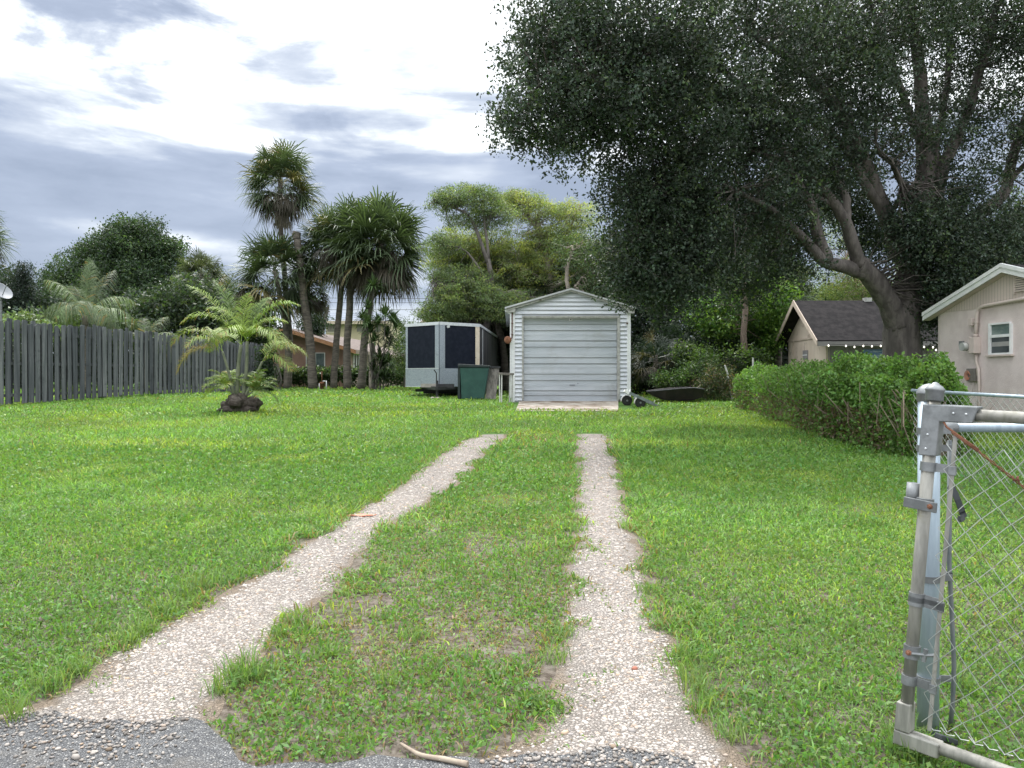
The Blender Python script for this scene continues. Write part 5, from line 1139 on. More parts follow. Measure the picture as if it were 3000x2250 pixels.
L_([(2050, 170, 15.8), (1950, 150, 15.2), (1850, 180, 14.8), (1700, 230, 14.6), (1560, 300, 14.4)], .06, .02)
L_([(2330, 330, 17.6), (2200, 380, 16.8), (2050, 430, 16.2), (1950, 520, 16), (1880, 640, 16), (1840, 740, 16.2)], .07, .02)
L_([(2150, 300, 16.2), (2000, 300, 15.6), (1800, 330, 15.2), (1650, 380, 15.), (1580, 440, 15)], .06, .02)
L_([(2172, 435, 16.5), (2080, 520, 16.6), (2000, 640, 16.8), (1950, 780, 17)], .05, .02)
blobs = [E(1720, 120, 14.6, 1.3, 2.0, .9, 230), E(1620, 60, 14.6, .75, 1.4, .55, 80), E(1600, 300, 14.6, .95, 1.4, .7, 120), E(1520, 350, 14.6, .45, .9, .32, 34), E(1530, 160, 14.5, .30, .8, .4, 22), E(1900, 100, 15, 1.7, 2.2, 1.2, 330), E(1800, 320, 15, 1.3, 1.8, .8, 230),
         E(1650, 420, 15, .55, 1.0, .40, 44), E(2000, 330, 15.6, 1.6, 2., 1.1, 330), E(2000, 560, 16.2, 1.1, 1.5, 1.1, 250), E(1900, 640, 16.2, .9, 1.3, 1.1, 210), E(1960, 800, 16.6, 1.0, 1.3, .95, 230), E(1850, 560, 16, .7, 1., .7, 90), E(1840, 780, 16.2, .6, 1.0, .8, 120), E(2060, 700, 16.8, .9, 1.4, 1.3, 220),
         E(2200, 120, 16, 2.0, 2.4, 1.4, 400), E(2200, 400, 16.8, 1.6, 2., 1.2, 320), E(2230, 600, 17.2, 1.1, 1.5, .8, 180), E(2500, 60, 17.5, 2.2, 2.6, 1.3, 330), E(2450, 300, 18, 1.8, 2.2, 1.4, 260), E(2750, 40, 18.5, 2.2, 2.6, 1.3, 280), E(3000, 100, 18.5, 1.8, 2.4, 1.8, 230),
         E(2850, 330, 19, 1.4, 2.0, 1.2, 120), E(3050, 400, 19, 1.1, 1.8, 1.4, 110), E(2640, 400, 18.8, 1.2, 1.8, .9, 90), E(2380, 480, 18, 1.0, 1.6, .9, 110), E(2300, 760, 17.8, .8, 1.0, .35, 50),
         E(2790, 730, 18.6, 1.15, 1.3, 1.3, 360), E(2680, 670, 18.2, .6, 1.1, .8, 130), E(2250, 680, 19.6, 1.1, .9, .7, 150), E(2350, 540, 20.2, 1.1, .9, .8, 150), E(2480, 570, 20.8, .9, .9, .8, 110), E(2170, 800, 19, .9, .9, .6, 110), E(2560, 690, 20.6, .7, .8, .6, 70), E(2850, 850, 19., 1.1, 1.3, .9, 230), E(2950, 720, 19.2, 1.0, 1.3, .9, 170), E(2800, 560, 18.8, .9, 1.1, .6, 90), E(3100, 800, 19, 1., 1.4, 1.2, 100), E(2790, 900, 18.6, .7, .7, .5, 100),
         E(1700, -180, 14.6, 1.4, 2.4, .8, 120), E(2200, -260, 16, 3., 3., 1.2, 260), E(2800, -300, 18, 3., 3., 1.4, 240)]
OAKC = (.042, .062, .042)
cr_, C0 = crown('crown', [(c_, r_2, int(n_ * (1.0 if c_[0] > 6 else .72))) for c_, r_2, n_ in blobs], OAKC, .080, 66, .085, GLOSS, oak, .5, .25, (.075, .11, .05), .12, .18, 1., (5, .23))
twigs(m, ends, C0, .30, .022)
m.build('trunk', BARK, oak, True)
# dense vine-like leaves low on the hanging mass above garage
# bald cypress behind garage
CYP = (.145, .185, .07); CYD = (.095, .135, .058)
tree('cypress_tree', 'feathery yellow-green cypress tree rising behind the garage', 1600, 36,
     [E(1560, 610, 36, 1.5, 1.2, .9, 175), E(1500, 585, 36, 1.0, 1., .55, 81), E(1680, 640, 36, 1.3, 1.2, .9, 148), E(1450, 720, 36, 2.6, 1.5, .8, 310), E(1640, 730, 36, 2.2, 1.5, .8, 297), E(1350, 760, 36, 1.8, 1.4, .8, 202), E(1500, 800, 36, 2.6, 1.6, .9, 324), E(1330, 690, 36.5, .9, 1., .5, 67), E(1290, 760, 36, .8, 1.2, .8, 67), E(1750, 760, 36, 1.4, 1.3, .8, 162), E(1620, 690, 36, 1.2, 1.2, .5, 121)],
     CYP, .12, 44, .17, LEAF, [(1606, 1000), (1610, 850), (1600, 740), (1570, 640)], .24, .22, .5, tint=(.30, .33, .08), tintf=.28, bark=LBARK,
     extra=[([(1605, 760, 36), (1560, 650, 36), (1500, 560, 36)], .10, .03), ([(1606, 780, 36), (1660, 690, 36), (1700, 600, 36)], .09, .03), ([(1607, 830, 36), (1480, 760, 36), (1350, 730, 36)], .09, .03), ([(1607, 850, 36), (1720, 780, 36), (1780, 700, 36)], .08, .03)], flat=.42, tw=.55, twr=.022)
tree('cypress_tree', 'greener cypress with long sideways boughs left of the yellow-green one', 1400, 34,
     [E(1370, 575, 34, 1.4, 1.1, .55, 154), E(1300, 590, 34, .8, .9, .5, 62), E(1440, 610, 34, 1.1, 1., .6, 84), E(1400, 650, 34.5, 1.5, 1., .5, 112), E(1300, 720, 34, 1.0, 1., .5, 84), E(1320, 850, 33.5, 1.0, 1., .4, 77), E(1290, 810, 33.5, .6, .8, .4, 36), E(1300, 905, 33, 1.2, 1.1, .7, 154), E(1400, 880, 33.5, 1.8, 1.4, .9, 280), E(1360, 820, 34, 1.4, 1.2, .7, 154), E(1500, 900, 33.5, 1.5, 1.3, .8, 210), E(1260, 930, 33, .5, .7, .4, 36)],
     CYD, .115, 44, .16, LEAF, [(1420, 1000), (1440, 850), (1430, 760)], .22, .24, .45, tint=(.18, .23, .075), tintf=.3, bark=BARK,
     extra=[([(1430, 770, 34), (1380, 640, 34), (1300, 600, 34), (1270, 590, 34)], .10, .02), ([(1430, 760, 34), (1420, 640, 34), (1400, 560, 34)], .08, .02), ([(1440, 850, 34), (1370, 740, 34), (1300, 720, 34)], .07, .02), ([(1440, 880, 33.8), (1380, 820, 33.6), (1310, 830, 33.4), (1270, 820, 33.3)], .07, .02), ([(1440, 900, 33.8), (1500, 850, 33.5), (1560, 900, 33.)], .06, .02)], flat=.4, tw=.55, twr=.02)
# understorey behind garage: dark evergreens
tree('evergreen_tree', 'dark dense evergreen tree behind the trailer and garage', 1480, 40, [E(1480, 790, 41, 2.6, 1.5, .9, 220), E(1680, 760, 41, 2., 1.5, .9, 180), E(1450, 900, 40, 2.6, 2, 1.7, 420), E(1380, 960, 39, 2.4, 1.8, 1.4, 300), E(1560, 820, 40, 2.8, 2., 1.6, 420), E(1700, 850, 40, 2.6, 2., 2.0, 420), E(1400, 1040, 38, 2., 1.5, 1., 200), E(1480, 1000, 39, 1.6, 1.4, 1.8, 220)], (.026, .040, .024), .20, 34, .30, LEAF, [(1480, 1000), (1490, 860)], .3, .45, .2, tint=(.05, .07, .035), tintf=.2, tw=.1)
tree('slender_tree', 'bare-stemmed tree trunk rising behind the garage ridge', 1700, 33, [E(1720, 740, 33, 1.6, 1.3, .9, 120), E(1740, 870, 33, 1.2, 1.1, .9, 120), E(1800, 820, 33, 1.2, 1.2, 1., 130)], (.06, .09, .04), .14, 34, .22, LEAF, [(1700, 980), (1660, 820), (1680, 720)], .15, .3, .3, bark=LBARK, tw=.3, extra=[([(1672, 860, 33), (1720, 800, 33), (1790, 780, 33)], .06, .02)], group=None)
sabal(1480, 36.5, (1420, 800), 2.4, 50, 'dark fan palm half hidden inside the cypress boughs', .4, [(1470, 1000)], .2, base_col=(.035, .055, .03), seed=21, group=None)
sabal(1560, 37, (1560, 860), 2.2, 46, 'dark fan palm behind the garage roof left slope', .5, [], .2, base_col=(.032, .05, .03), seed=22, group=None)
# between trailer and garage
tree('shrub', 'light green bush in the gap between trailer and garage', 1475, 41.5, [E(1475, 990, 41.5, .9, .7, 1.3, 150), E(1440, 955, 41.5, 1.0, .7, .7, 110), E(1490, 1070, 41, .7, .6, 1.1, 90)], (.075, .125, .035), .12, 34, .14, LEAF, [(1460, 1060)], .06, .5, .2, cat='shrub', tw=.1)
# right-hand wood
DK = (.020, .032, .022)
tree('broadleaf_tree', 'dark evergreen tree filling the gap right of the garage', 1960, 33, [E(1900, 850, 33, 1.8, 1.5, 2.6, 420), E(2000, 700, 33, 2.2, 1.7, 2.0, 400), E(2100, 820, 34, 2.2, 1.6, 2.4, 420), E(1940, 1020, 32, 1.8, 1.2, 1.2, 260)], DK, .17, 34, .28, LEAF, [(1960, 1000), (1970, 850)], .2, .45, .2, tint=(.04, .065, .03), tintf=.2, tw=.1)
tree('broadleaf_tree', 'tall bare brown trunk with bright leaves standing before the dark wood', 2180, 27.5, [E(2230, 930, 28.8, .85, .9, .6, 80), E(2280, 960, 28.8, .7, .8, .55, 60), E(2120, 890, 28.8, .95, .9, .55, 80), E(2060, 920, 28.4, .8, .8, .6, 70), E(2200, 830, 28, .9, .9, .5, 50), E(2110, 960, 28.2, .7, .7, .4, 55), E(2250, 1000, 28.6, .5, .6, .4, 30), E(2280, 870, 28, .8, .8, .6, 40)], (.060, .125, .026), .13, 26, .17, LEAF, [(2181, 1040), (2178, 980), (2184, 900), (2180, 830), (2188, 760), (2186, 680), (2200, 560)], .14, .5, .2, tint=(.13, .22, .04), tintf=.35, bark=pmat('brown_bark', (.10, .075, .06), (.17, .13, .105), 5, .95, bump=.8, stretch=(2, 2, .5), c3=(.05, .045, .03), s3=3), tw=.10, twr=.015)
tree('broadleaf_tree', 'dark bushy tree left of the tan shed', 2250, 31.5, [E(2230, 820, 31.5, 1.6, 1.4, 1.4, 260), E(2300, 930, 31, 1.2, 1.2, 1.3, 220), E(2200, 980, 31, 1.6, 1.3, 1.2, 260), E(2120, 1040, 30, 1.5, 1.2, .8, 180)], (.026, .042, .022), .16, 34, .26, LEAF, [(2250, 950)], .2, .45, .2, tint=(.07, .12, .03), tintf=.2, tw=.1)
sabal(2275, 29.5, (2290, 830), 1.6, 30, 'fan palm with pale fronds beside the tan shed gable', .3, [], .15, base_col=(.06, .085, .045), seed=31, group=None, lw=.8)
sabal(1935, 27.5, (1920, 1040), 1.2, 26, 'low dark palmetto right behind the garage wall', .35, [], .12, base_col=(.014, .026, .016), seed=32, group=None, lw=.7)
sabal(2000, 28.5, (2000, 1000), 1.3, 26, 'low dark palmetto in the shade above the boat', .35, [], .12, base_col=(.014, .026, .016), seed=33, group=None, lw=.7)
sabal(2290, 30.5, (2292, 990), 1.1, 22, 'low palmetto against the left side of the tan shed', .4, [], .1, base_col=(.04, .06, .035), seed=34, group=None, lw=.7)
tree('shrub', 'small-leaved green shrub growing over the dark boat', 1980, 25.8, [E(1960, 1115, 25.8, .75, .45, .22, 70), E(2030, 1095, 25.8, .55, .5, .32, 60), E(2060, 1070, 26, .45, .4, .35, 40)], (.035, .068, .022), .085, 32, .11, LEAF, [(1980, 1130)], .04, .45, .1, cat='shrub', tint=(.09, .15, .04), tintf=.3, tw=.4, twr=.01)
tree('shrub', 'brownish scrub and vines between the boat and the hedge', 2090, 25.2, [E(2100, 1110, 25.2, .55, .6, .55, 80), E(2070, 1130, 25., .5, .4, .4, 50), E(2130, 1140, 24.8, .4, .4, .45, 50)], (.045, .07, .025), .075, 30, .12, LEAF, [(2095, 1120)], .04, .4, .1, cat='shrub', tint=(.14, .11, .06), tintf=.25, tw=.5, twr=.01)
tree('shrub', 'dark bush rising above the scrub left of the shed', 2080, 27, [E(2050, 1050, 27, .8, .6, .4, 70), E(2010, 1030, 27, .6, .6, .4, 40), E(2180, 1060, 27, .9, .6, .5, 90)], (.035, .06, .024), .10, 30, .14, LEAF, [(2080, 1090)], .05, .45, .1, cat='shrub', tint=(.09, .15, .03), tintf=.3, tw=.3, twr=.012)
# weathered boards and white stakes in the undergrowth
ofn = thing('old_fence', 'broken brown fence boards half hidden in the scrub above the boat', 'fence', B(2050, 26.6)); m = MB()
for px_, h_ in ((2020, 1075), (2026, 1072), (2032, 1078), (2066, 1066), (2072, 1062), (2079, 1068), (2090, 1072)):
    q = P(px_, h_, 26.6); m.box((q.x - .045, 26.6, GZ(6, 26.6)), (q.x + .03, 26.62, q.z))
m.build('boards', pmat('brown_board', (.12, .085, .06), (.19, .14, .10), 6, .95), ofn)
for (a, b, c_, d_, lab) in ((2123, 1070, 2132, 1096, 'white leaning stake in the scrub left of the hedge'), (2206, 1048, 2206, 1078, 'white upright stake behind the far end of the hedge')):
    m = MB(); m.tube([P(a, b, 24.8), P(c_, d_, 24.8), P(c_ + (c_ - a) * 1.5, 1175, 24.8)], .028, 6); tag(m.build('stake', PVC), lab, 'stake')
# beyond the shed
tree('cypress_tree', 'pale feathery cypress showing through the gap under the oak limbs', 2560, 40, [E(2430, 800, 40, 1.9, 1.4, .9, 75), E(2480, 700, 40, 1.3, 1.2, .9, 50), E(2530, 850, 40, 2.2, 1.4, .8, 200), E(2400, 870, 40, 1.2, 1.1, .5, 80), E(2450, 640, 40, 1.4, 1.2, .9, 50)], (.10, .14, .05), .13, 34, .25, LEAF, [(2530, 950), (2527, 860), (2480, 760)], .3, .25, .3, tint=(.2, .22, .06), tintf=.2, bark=pmat('pink_bark', (.26, .19, .15), (.34, .26, .21), 4, .9), tw=.5, twr=.02, flat=.5)
tree('evergreen_tree', 'dark green trees beyond the roof of the beige house', 2900, 38, [E(2850, 900, 38, 3., 2., 1.8, 260), E(3050, 780, 38, 2.4, 2., 2.2, 220), E(3000, 640, 38, 1.6, 1.6, 1.2, 70), E(2700, 960, 38, 2, 1.5, 1, 140)], (.03, .047, .026), .2, 32, .3, LEAF, [(2900, 950)], .3, .45, .2, tint=(.07, .10, .04), tintf=.2, tw=.1)
tree('evergreen_tree', 'green tree tops behind the tan shed ridge', 2440, 46, [E(2400, 900, 46, 1.8, 1.4, .9, 130), E(2500, 880, 46, 2., 1.4, 1.0, 170), E(2600, 900, 46, 2., 1.4, 1., 140)], (.06, .085, .035), .2, 32, .3, LEAF, [(2440, 950)], .25, .45, .2, tint=(.10, .15, .04), tintf=.3, tw=.1)
# left side trees
tree('broadleaf_tree', 'large domed dark green tree far behind the coconut palm', 360, 72,
     [E(400, 690, 72, 2.6, 3, 1.4, 190), E(350, 740, 72, 4.4, 4, 2.4, 420), E(450, 760, 72, 3., 3, 2.0, 260), E(280, 790, 72, 3.2, 3, 2.0, 260), E(380, 840, 70, 5., 4, 2.4, 420), E(220, 830, 72, 2.6, 3, 1.6, 160), E(500, 720, 72, 1.0, 1.5, .5, 30), E(330, 900, 68, 5., 3, 2., 260), E(180, 870, 70, 2.2, 2, 1.4, 100)],
     (.034, .058, .030), .24, 44, .36, LEAF, [(360, 950), (370, 820)], .6, .5, .2, tint=(.06, .095, .042), tintf=.2, tw=.10, twr=.05)
tree('norfolk_pine', 'small dark pointed conifer near the left edge above the fence', 68, 50, [E(68, 800, 50, .55, .5, .75, 60), E(68, 840, 50, .8, .6, .7, 70), E(68, 880, 50, 1., .8, .6, 60)], (.022, .034, .028), .22, 26, .18, LEAF, [(68, 950), (68, 775)], .12, .18, .0, tw=.2)
tree('evergreen_tree', 'dark low trees at the left edge behind the fence', 20, 52, [E(10, 860, 52, 2., 2, 1.6, 160), E(100, 900, 52, 2.2, 2, 1.2, 160), E(-60, 850, 52, 2., 2, 1.6, 120), E(30, 940, 50, 3, 2, 1.2, 160)], (.028, .045, .032), .26, 30, .35, LEAF, [(20, 950)], .25, .45, .2, tw=.1)
tree('shrub', 'pale-leaved bush just over the fence below the coconut palm', 75, 29, [E(60, 955, 29, .8, .6, .45, 60), E(110, 965, 29, .6, .5, .35, 40), E(400, 960, 30.5, .01, .01, .01, 1)][:2], (.13, .18, .08), .13, 26, .12, LEAF, [(75, 990)], .05, .6, .1, cat='shrub', tw=.2, twr=.015)
tree('evergreen_tree', 'dark hedge-like trees behind the fence right of the coconut palm', 480, 46, [E(470, 930, 46, 3.2, 2, 1.6, 240), E(560, 900, 47, 2.2, 2, 1.6, 180), E(620, 860, 56, 2.4, 2, 1.9, 180), E(660, 940, 46, 2.4, 2, 1.4, 160), E(380, 980, 44, 2.5, 2, 1., 130), E(200, 960, 42, 3.5, 2, .9, 160), E(740, 960, 47, 1.6, 1.4, 1.0, 90)], (.032, .052, .03), .24, 32, .33, LEAF, [(480, 980)], .25, .45, .2, tint=(.06, .09, .04), tintf=.25, tw=.1)
tree('shrub', 'dark green bush behind the headless palm trunk beside the pink roof', 920, 50.5, [E(915, 950, 53, 1.0, .8, .9, 70), E(930, 900, 54, .5, .5, .9, 34)], (.035, .06, .035), .2, 30, .25, LEAF, [(915, 990)], .12, .45, .2, cat='shrub', tw=.1)
tree('shrub', 'feathery green shrub behind the dracaena left of the trailer', 1185, 46, [E(1180, 1000, 46, 1.0, .8, .7, 60), E(1190, 960, 47, .7, .7, .5, 30), E(1175, 1060, 44, .5, .6, .8, 50)], (.075, .115, .045), .15, 30, .2, LEAF, [(1185, 1050)], .08, .3, .2, cat='shrub', tw=.3, twr=.02)

tree('evergreen_tree', 'low dark thicket seen through the gaps of the wooden fence', 300, 43, [E(px2, 1060, 43, 2.0, 1.2, 1.3, 110) for px2 in range(-150, 720, 90)], (.035, .055, .03), .22, 30, .3, LEAF, [(300, 1080)], .12, .45, .2, tw=.05)
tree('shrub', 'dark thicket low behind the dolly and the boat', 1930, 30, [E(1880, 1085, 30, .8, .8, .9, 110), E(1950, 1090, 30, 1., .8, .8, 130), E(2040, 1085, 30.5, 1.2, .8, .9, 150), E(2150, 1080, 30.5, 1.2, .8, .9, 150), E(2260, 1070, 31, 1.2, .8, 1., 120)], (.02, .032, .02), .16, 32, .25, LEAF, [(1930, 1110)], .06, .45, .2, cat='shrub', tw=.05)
n = 26000; px_ = rng.uniform(-75, 95, n); hh_ = rng.random(n) ** 1.3 * (2.6 + 1.6 * vnoise(px_, px_ * 0, 7., 41)); pos = np.stack([px_, 112 + rng.normal(0, 2.5, n), .8 + hh_], 1)
tag(leafobj('far_wood', [leaves(pos, .75 * rng.uniform(.6, 1.2, n), colvar(n, (.04, .06, .035), .4), .7, .1)], LEAF, None), 'distant low line of trees along the horizon', 'wood', kind='stuff')
# vine-covered low fence in front of pink house
vh = thing('vine_fence', 'low wire fence overgrown with vines in front of the pink house', 'hedge', B(1000, 47.5)); n = 15000
px_ = rng.uniform(790, 1195, n); py_ = rng.normal(1093, 7.5, n) + (rng.random(n) < .28) * rng.uniform(0, 30, n)
k = (vnoise(px_, py_ * 0, 14, 3) > .25) | (py_ < 1100); px_, py_ = px_[k], py_[k]; Yv = rng.normal(47.5, .25, len(px_))
pos = np.stack([(px_ - 1500) / F * Yv, Yv, EYE - (py_ - HOR) / F * Yv], 1); cl_ = colvar(len(pos), (.05, .085, .03), .5); kk = rng.random(len(pos)) < .12; cl_[kk] = np.array([.22, .27, .19]) * rng.uniform(.7, 1.2, (kk.sum(), 1))
leafobj('vine_leaves', [leaves(pos, .17 * rng.uniform(.6, 1.3, len(pos)), cl_, .6, .3)], LEAF, vh)
m = MB()
for px2 in range(800, 1200, 26):
    q = B(px2, 47.6); m.tube([q, q + Vector((random.uniform(-.2, .2), 0, 1.0))], .03, 5); m.tube([q + Vector((.3, 0, 0)), q + Vector((random.uniform(-.1, .3), -.05, .5)), q + Vector((random.uniform(0, .6), 0, 1.0))], .018, 4)
m.build('stems', BARK, vh)
m = MB(); a_, b_ = B(790, 47.7), B(1195, 47.7)
for z in (.55, 1.0): m.tube([a_ + Vector((0, 0, z)), b_ + Vector((0, 0, z))], .02, 5)
m.build('fence_rail', GALVD, vh)
# ivy bush at the end of the board fence
ib = thing('ivy_bush', 'dark ivy hanging on the end of the wooden fence', 'ivy', B(790, 36)); n = 3500; px_ = rng.normal(780, 13, n); py_ = rng.uniform(1015, 1140, n); Yv = rng.normal(35.5, .3, n)
pos = np.stack([(px_ - 1500) / F * Yv, Yv, EYE - (py_ - HOR) / F * Yv], 1); leafobj('ivy_leaves', [leaves(pos, .13, colvar(n, (.022, .04, .02), .5), .6, .5)], LEAF, ib)
m = MB()
for k in range(7): q = B(800 + k * 2.5, 35.2); m.tube([q + Vector((0, 0, 1.3)), q + Vector((random.uniform(.1, .3), 0, .6)), q + Vector((random.uniform(-.1, .25), 0, .1))], .015, 4)
m.build('ivy_stems', BARK, ib)

# ------------------------------------------------------------------ hedge at right (vines over the side fence)
hed = thing('hedge', 'bright green vine-covered hedge running along the right side of the lawn', 'hedge', G(2400, 1260))
path = [(2150, 1193, 1083, .55), (2200, 1205, 1068, .6), (2300, 1240, 1058, .62), (2400, 1275, 1055, .62), (2450, 1290, 1063, .6), (2520, 1305, 1053, .6), (2580, 1322, 1060, .58), (2640, 1338, 1082, .5), (2672, 1345, 1110, .4)]
pb = [G(a_, b_) for a_, b_, _, _ in path]; n = 78000
tt = rng.uniform(0, 1, n) ** .8; ss = tt * (len(path) - 1); ii = np.minimum(ss.astype(int), len(path) - 2); ff = ss - ii
bx_ = np.array([tuple(p) for p in pb]); base_ = bx_[ii] * (1 - ff)[:, None] + bx_[ii + 1] * ff[:, None]
topz = np.array([EYE - (path[i][2] - HOR) / F * (pb[i].y + .55) for i in range(len(path))]); th_ = topz[ii] * (1 - ff) + topz[ii + 1] * ff; wdt = np.array([q[3] for q in path]); wd_ = wdt[ii] * (1 - ff) + wdt[ii + 1] * ff
dirp = bx_[ii + 1] - bx_[ii]; dirp[:, 2] = 0; dirp /= np.linalg.norm(dirp, axis=1, keepdims=True); nr_ = np.stack([dirp[:, 1], -dirp[:, 0], 0 * dirp[:, 0]], 1)
ang = rng.uniform(-.28, np.pi + .2, n)      # 0 = viewer side, pi = far side
H_ = (th_ - base_[:, 2]) * (.90 + .14 * vnoise(ss * 2.2, ss * 0, .9, 51)); rad_ = 1 - np.abs(rng.normal(0, .10, n))
lumps = .72 + .46 * vnoise(ss * 3.2, ang * 1.8, .8, 12) + .10 * (vnoise(ss * 9., ang * 5, .8, 13))
sgn = -1 if (nr_[0, 0] > 0) else 1
vfrac = np.where(np.sin(ang) > 0, np.abs(np.sin(ang)) ** .75, 0); low_ = rng.random(n) < .42; vfrac = np.where(low_, rng.uniform(0.02, .8, n), vfrac)
hor = np.where(low_, 1., np.sign(np.cos(ang)) * np.abs(np.cos(ang)) ** .6) * wd_ * lumps * rad_
cen = base_ + nr_ * sgn * (-wd_[:, None] * .95) * 1.
pos = cen + nr_ * sgn * hor[:, None]; pos[:, 2] = base_[:, 2] + .04 + H_ * vfrac * np.where(low_, 1, (lumps * .5 + .5) * rad_)
den = vnoise(ss * 4, vfrac * 3, .6, 14); keep = (vfrac > .42) | (rng.random(n) < .30 + .5 * (den > .5) + .3 * (ss > 6.3)) | ~low_
pos = pos[keep]; vf = vfrac[keep]; s2 = ss[keep]; n = len(pos); cl_ = colvar(n, (.125, .225, .058), .42, .09) * (.75 + .45 * vnoise(s2 * 4, vf * 5, .9, 15))[:, None]
br_ = (vf < .42) & (rng.random(n) < np.where(s2 > 6.4, .08, .42)); cl_[br_] = np.array([.15, .115, .075]) * rng.uniform(.5, 1.3, (br_.sum(), 1))
leafobj('vine_leaves', [leaves(pos, .062 * rng.uniform(.6, 1.35, n), cl_, .62, .15, np.array([-.1, -.25, .35]))], LEAF, hed)
m = MB()
for k in range(520):
    s_ = random.uniform(0, len(path) - 1.01); i = int(s_); f = s_ - i; p = pb[i].lerp(pb[i + 1], f); d = (pb[i + 1] - pb[i]); d.z = 0; d.normalize(); nn2 = Vector((d.y, -d.x, 0)) * float(sgn); w2 = path[i][3]
    q = p - nn2 * random.uniform(.1, w2 * 1.2); h = (float(topz[i]) - q.z) * random.uniform(.35, .8); q2 = q + nn2 * random.uniform(-.05, .35)
    m.tube([q, q.lerp(q2, .5) + Vector((random.gauss(0, .1), random.gauss(0, .1), h * .5)), q2 + Vector((random.gauss(0, .12), random.gauss(0, .12), h))], random.uniform(.004, .009), 4, False)
m.build('stems', pmat('dry_vine', (.16, .12, .09), (.24, .19, .15), 9, .9), hed)
# chain-link carrying fence within the hedge and continuing right
def chain(m, o, u, v, L, H, w=.084, h=.084, r=.0018, n=4, wave=.002, sk=None):
    """woven diamond mesh: zigzag wires up v, spaced along u"""
    nrm = Vector(u).cross(Vector(v)).normalized(); N = int(L / (w / 2)); M_ = int(H / (h / 2))
    for i in range(N):
        pts = []
        for j in range(M_ + 1):
            uu = (i + (1 if (j + i) % 2 else 0)) * w / 2; 
            if uu > L + .001: continue
            q = Vector(o) + Vector(u) * uu + Vector(v) * (j * h / 2) + nrm * (wave if (j + i) % 2 else -wave)
            if sk: q = sk(q, uu, j * h / 2)
            pts.append(q)
        if len(pts) > 1: m.tube(pts, r, n, False)
sf = thing('chainlink_fence', 'low chain-link side fence with pale blue top rail before the beige house', 'fence', B(2800, 9.5))
A_ = P(2672, 1144, 9.8); B_ = P(3200, 1174, 7.4); m = MB(); m.tube([A_, B_], .021, 10); m.build('top_rail', GALVB, sf, True)
m = MB(); u_ = (B_ - A_); Lh = math.hypot(u_.x, u_.y); uu_ = Vector((u_.x, u_.y, 0)).normalized(); o_ = Vector((A_.x, A_.y, .16))
chain(m, o_ + Vector((0, -.03, 0)), uu_, Vector((0, 0, 1)), Lh, 1.06, .09, .09, .0026, 3); m.build('chain_mesh', WIRE, sf)
for t in (.93,): m = MB(); q = A_.lerp(B_, t); m.tube([(q.x, q.y, GZ(q.x, q.y) - .1), q - Vector((0, 0, .02))], .024, 10); m.build('post', GALVB, sf, True)

# ------------------------------------------------------------------ foreground gate
gt = thing('chainlink_gate', 'old galvanised chain-link gate leaf with rusty mesh in the right foreground', 'gate', (1.388, 2.72, 0))
gb = Vector((1.392, 2.72, .085)); gtp = Vector((1.494, 2.72, 1.284)); gu = Vector((.66, -.75, 0)).normalized(); gv = (gtp - gb).normalized(); GL = 1.15
def gq(s, h, out=0.): # s along leaf, h up post
    n_ = Vector((-gu.y * 0 - .75, -.66, 0)).normalized(); return gb + gu * s + gv * h + n_ * out - Vector((0, 0, .02 * s))
GH = (gtp - gb).length
m = MB(); m.tube([gb, gtp], .0215, 18); m.build('hinge_stile', GALV, gt, True)
m = MB(); m.tube([gq(.12, GH - .055), gq(GL, GH - .055 - .01)], .0205, 16); m.build('top_rail', GALV, gt, True)
m = MB(); m.tube([gq(.0, -.0), gq(GL, -.005)], .0215, 16); m.build('bottom_rail', GALV, gt, True)
m = MB(); m.tube([gq(GL, 0), gq(GL, GH)], .0215, 16); m.build('end_stile', GALV, gt, True)
# cap
m = MB(); m.lathe(gtp - gv * .012, [(.0275, 0), (.0295, .004), (.0300, .034), (.0325, .038), (.0320, .042), (.024, .052), (.012, .060), (.010, .064), (.001, .067)], 24, gv); m.build('cap', GALVD, gt, True)
# corner fitting
m = MB(); e_ = GH - .055
for o_ in (.026,):
    m.prism([gq(-.028, e_ + .032, o_), gq(.150, e_ + .030, o_), gq(.135, e_ - .028, o_), gq(.032, e_ - .028, o_), gq(.030, e_ - .150, o_), gq(-.028, e_ - .150, o_)], gq(0, 0, -.026) - gq(0, 0, .026))
cf = m.build('corner_fitting', GALVD, gt, bev=.004)
m = MB()
for (s, h) in ((.075, e_ + .004), (.115, e_ + .003), (-.002, e_ - .075), (-.004, e_ - .125)): c = gq(s, h, .026); nv = (gq(0, 0, 1) - gq(0, 0, 0)).normalized(); m.lathe(c, [(.0042, 0), (.0038, .003), (.001, .004)], 10, nv)
m.build('rivet', ALU, cf, True)
m = MB(); m.prism([gq(-.028, .02, .026), gq(.12, -.0 + .018, .026), gq(.12, -.03, .026), gq(-.028, -.03, .026)], gq(0, 0, -.026) - gq(0, 0, .026)); m.prism([gq(-.0275, .12, .0265), gq(.020, .12, .0265), gq(.024, .021, .0265), gq(-.0275, .021, .0265)], gq(0, 0, -.0265) - gq(0, 0, .0265)); m.build('corner_fitting', GALV, gt, bev=.004)
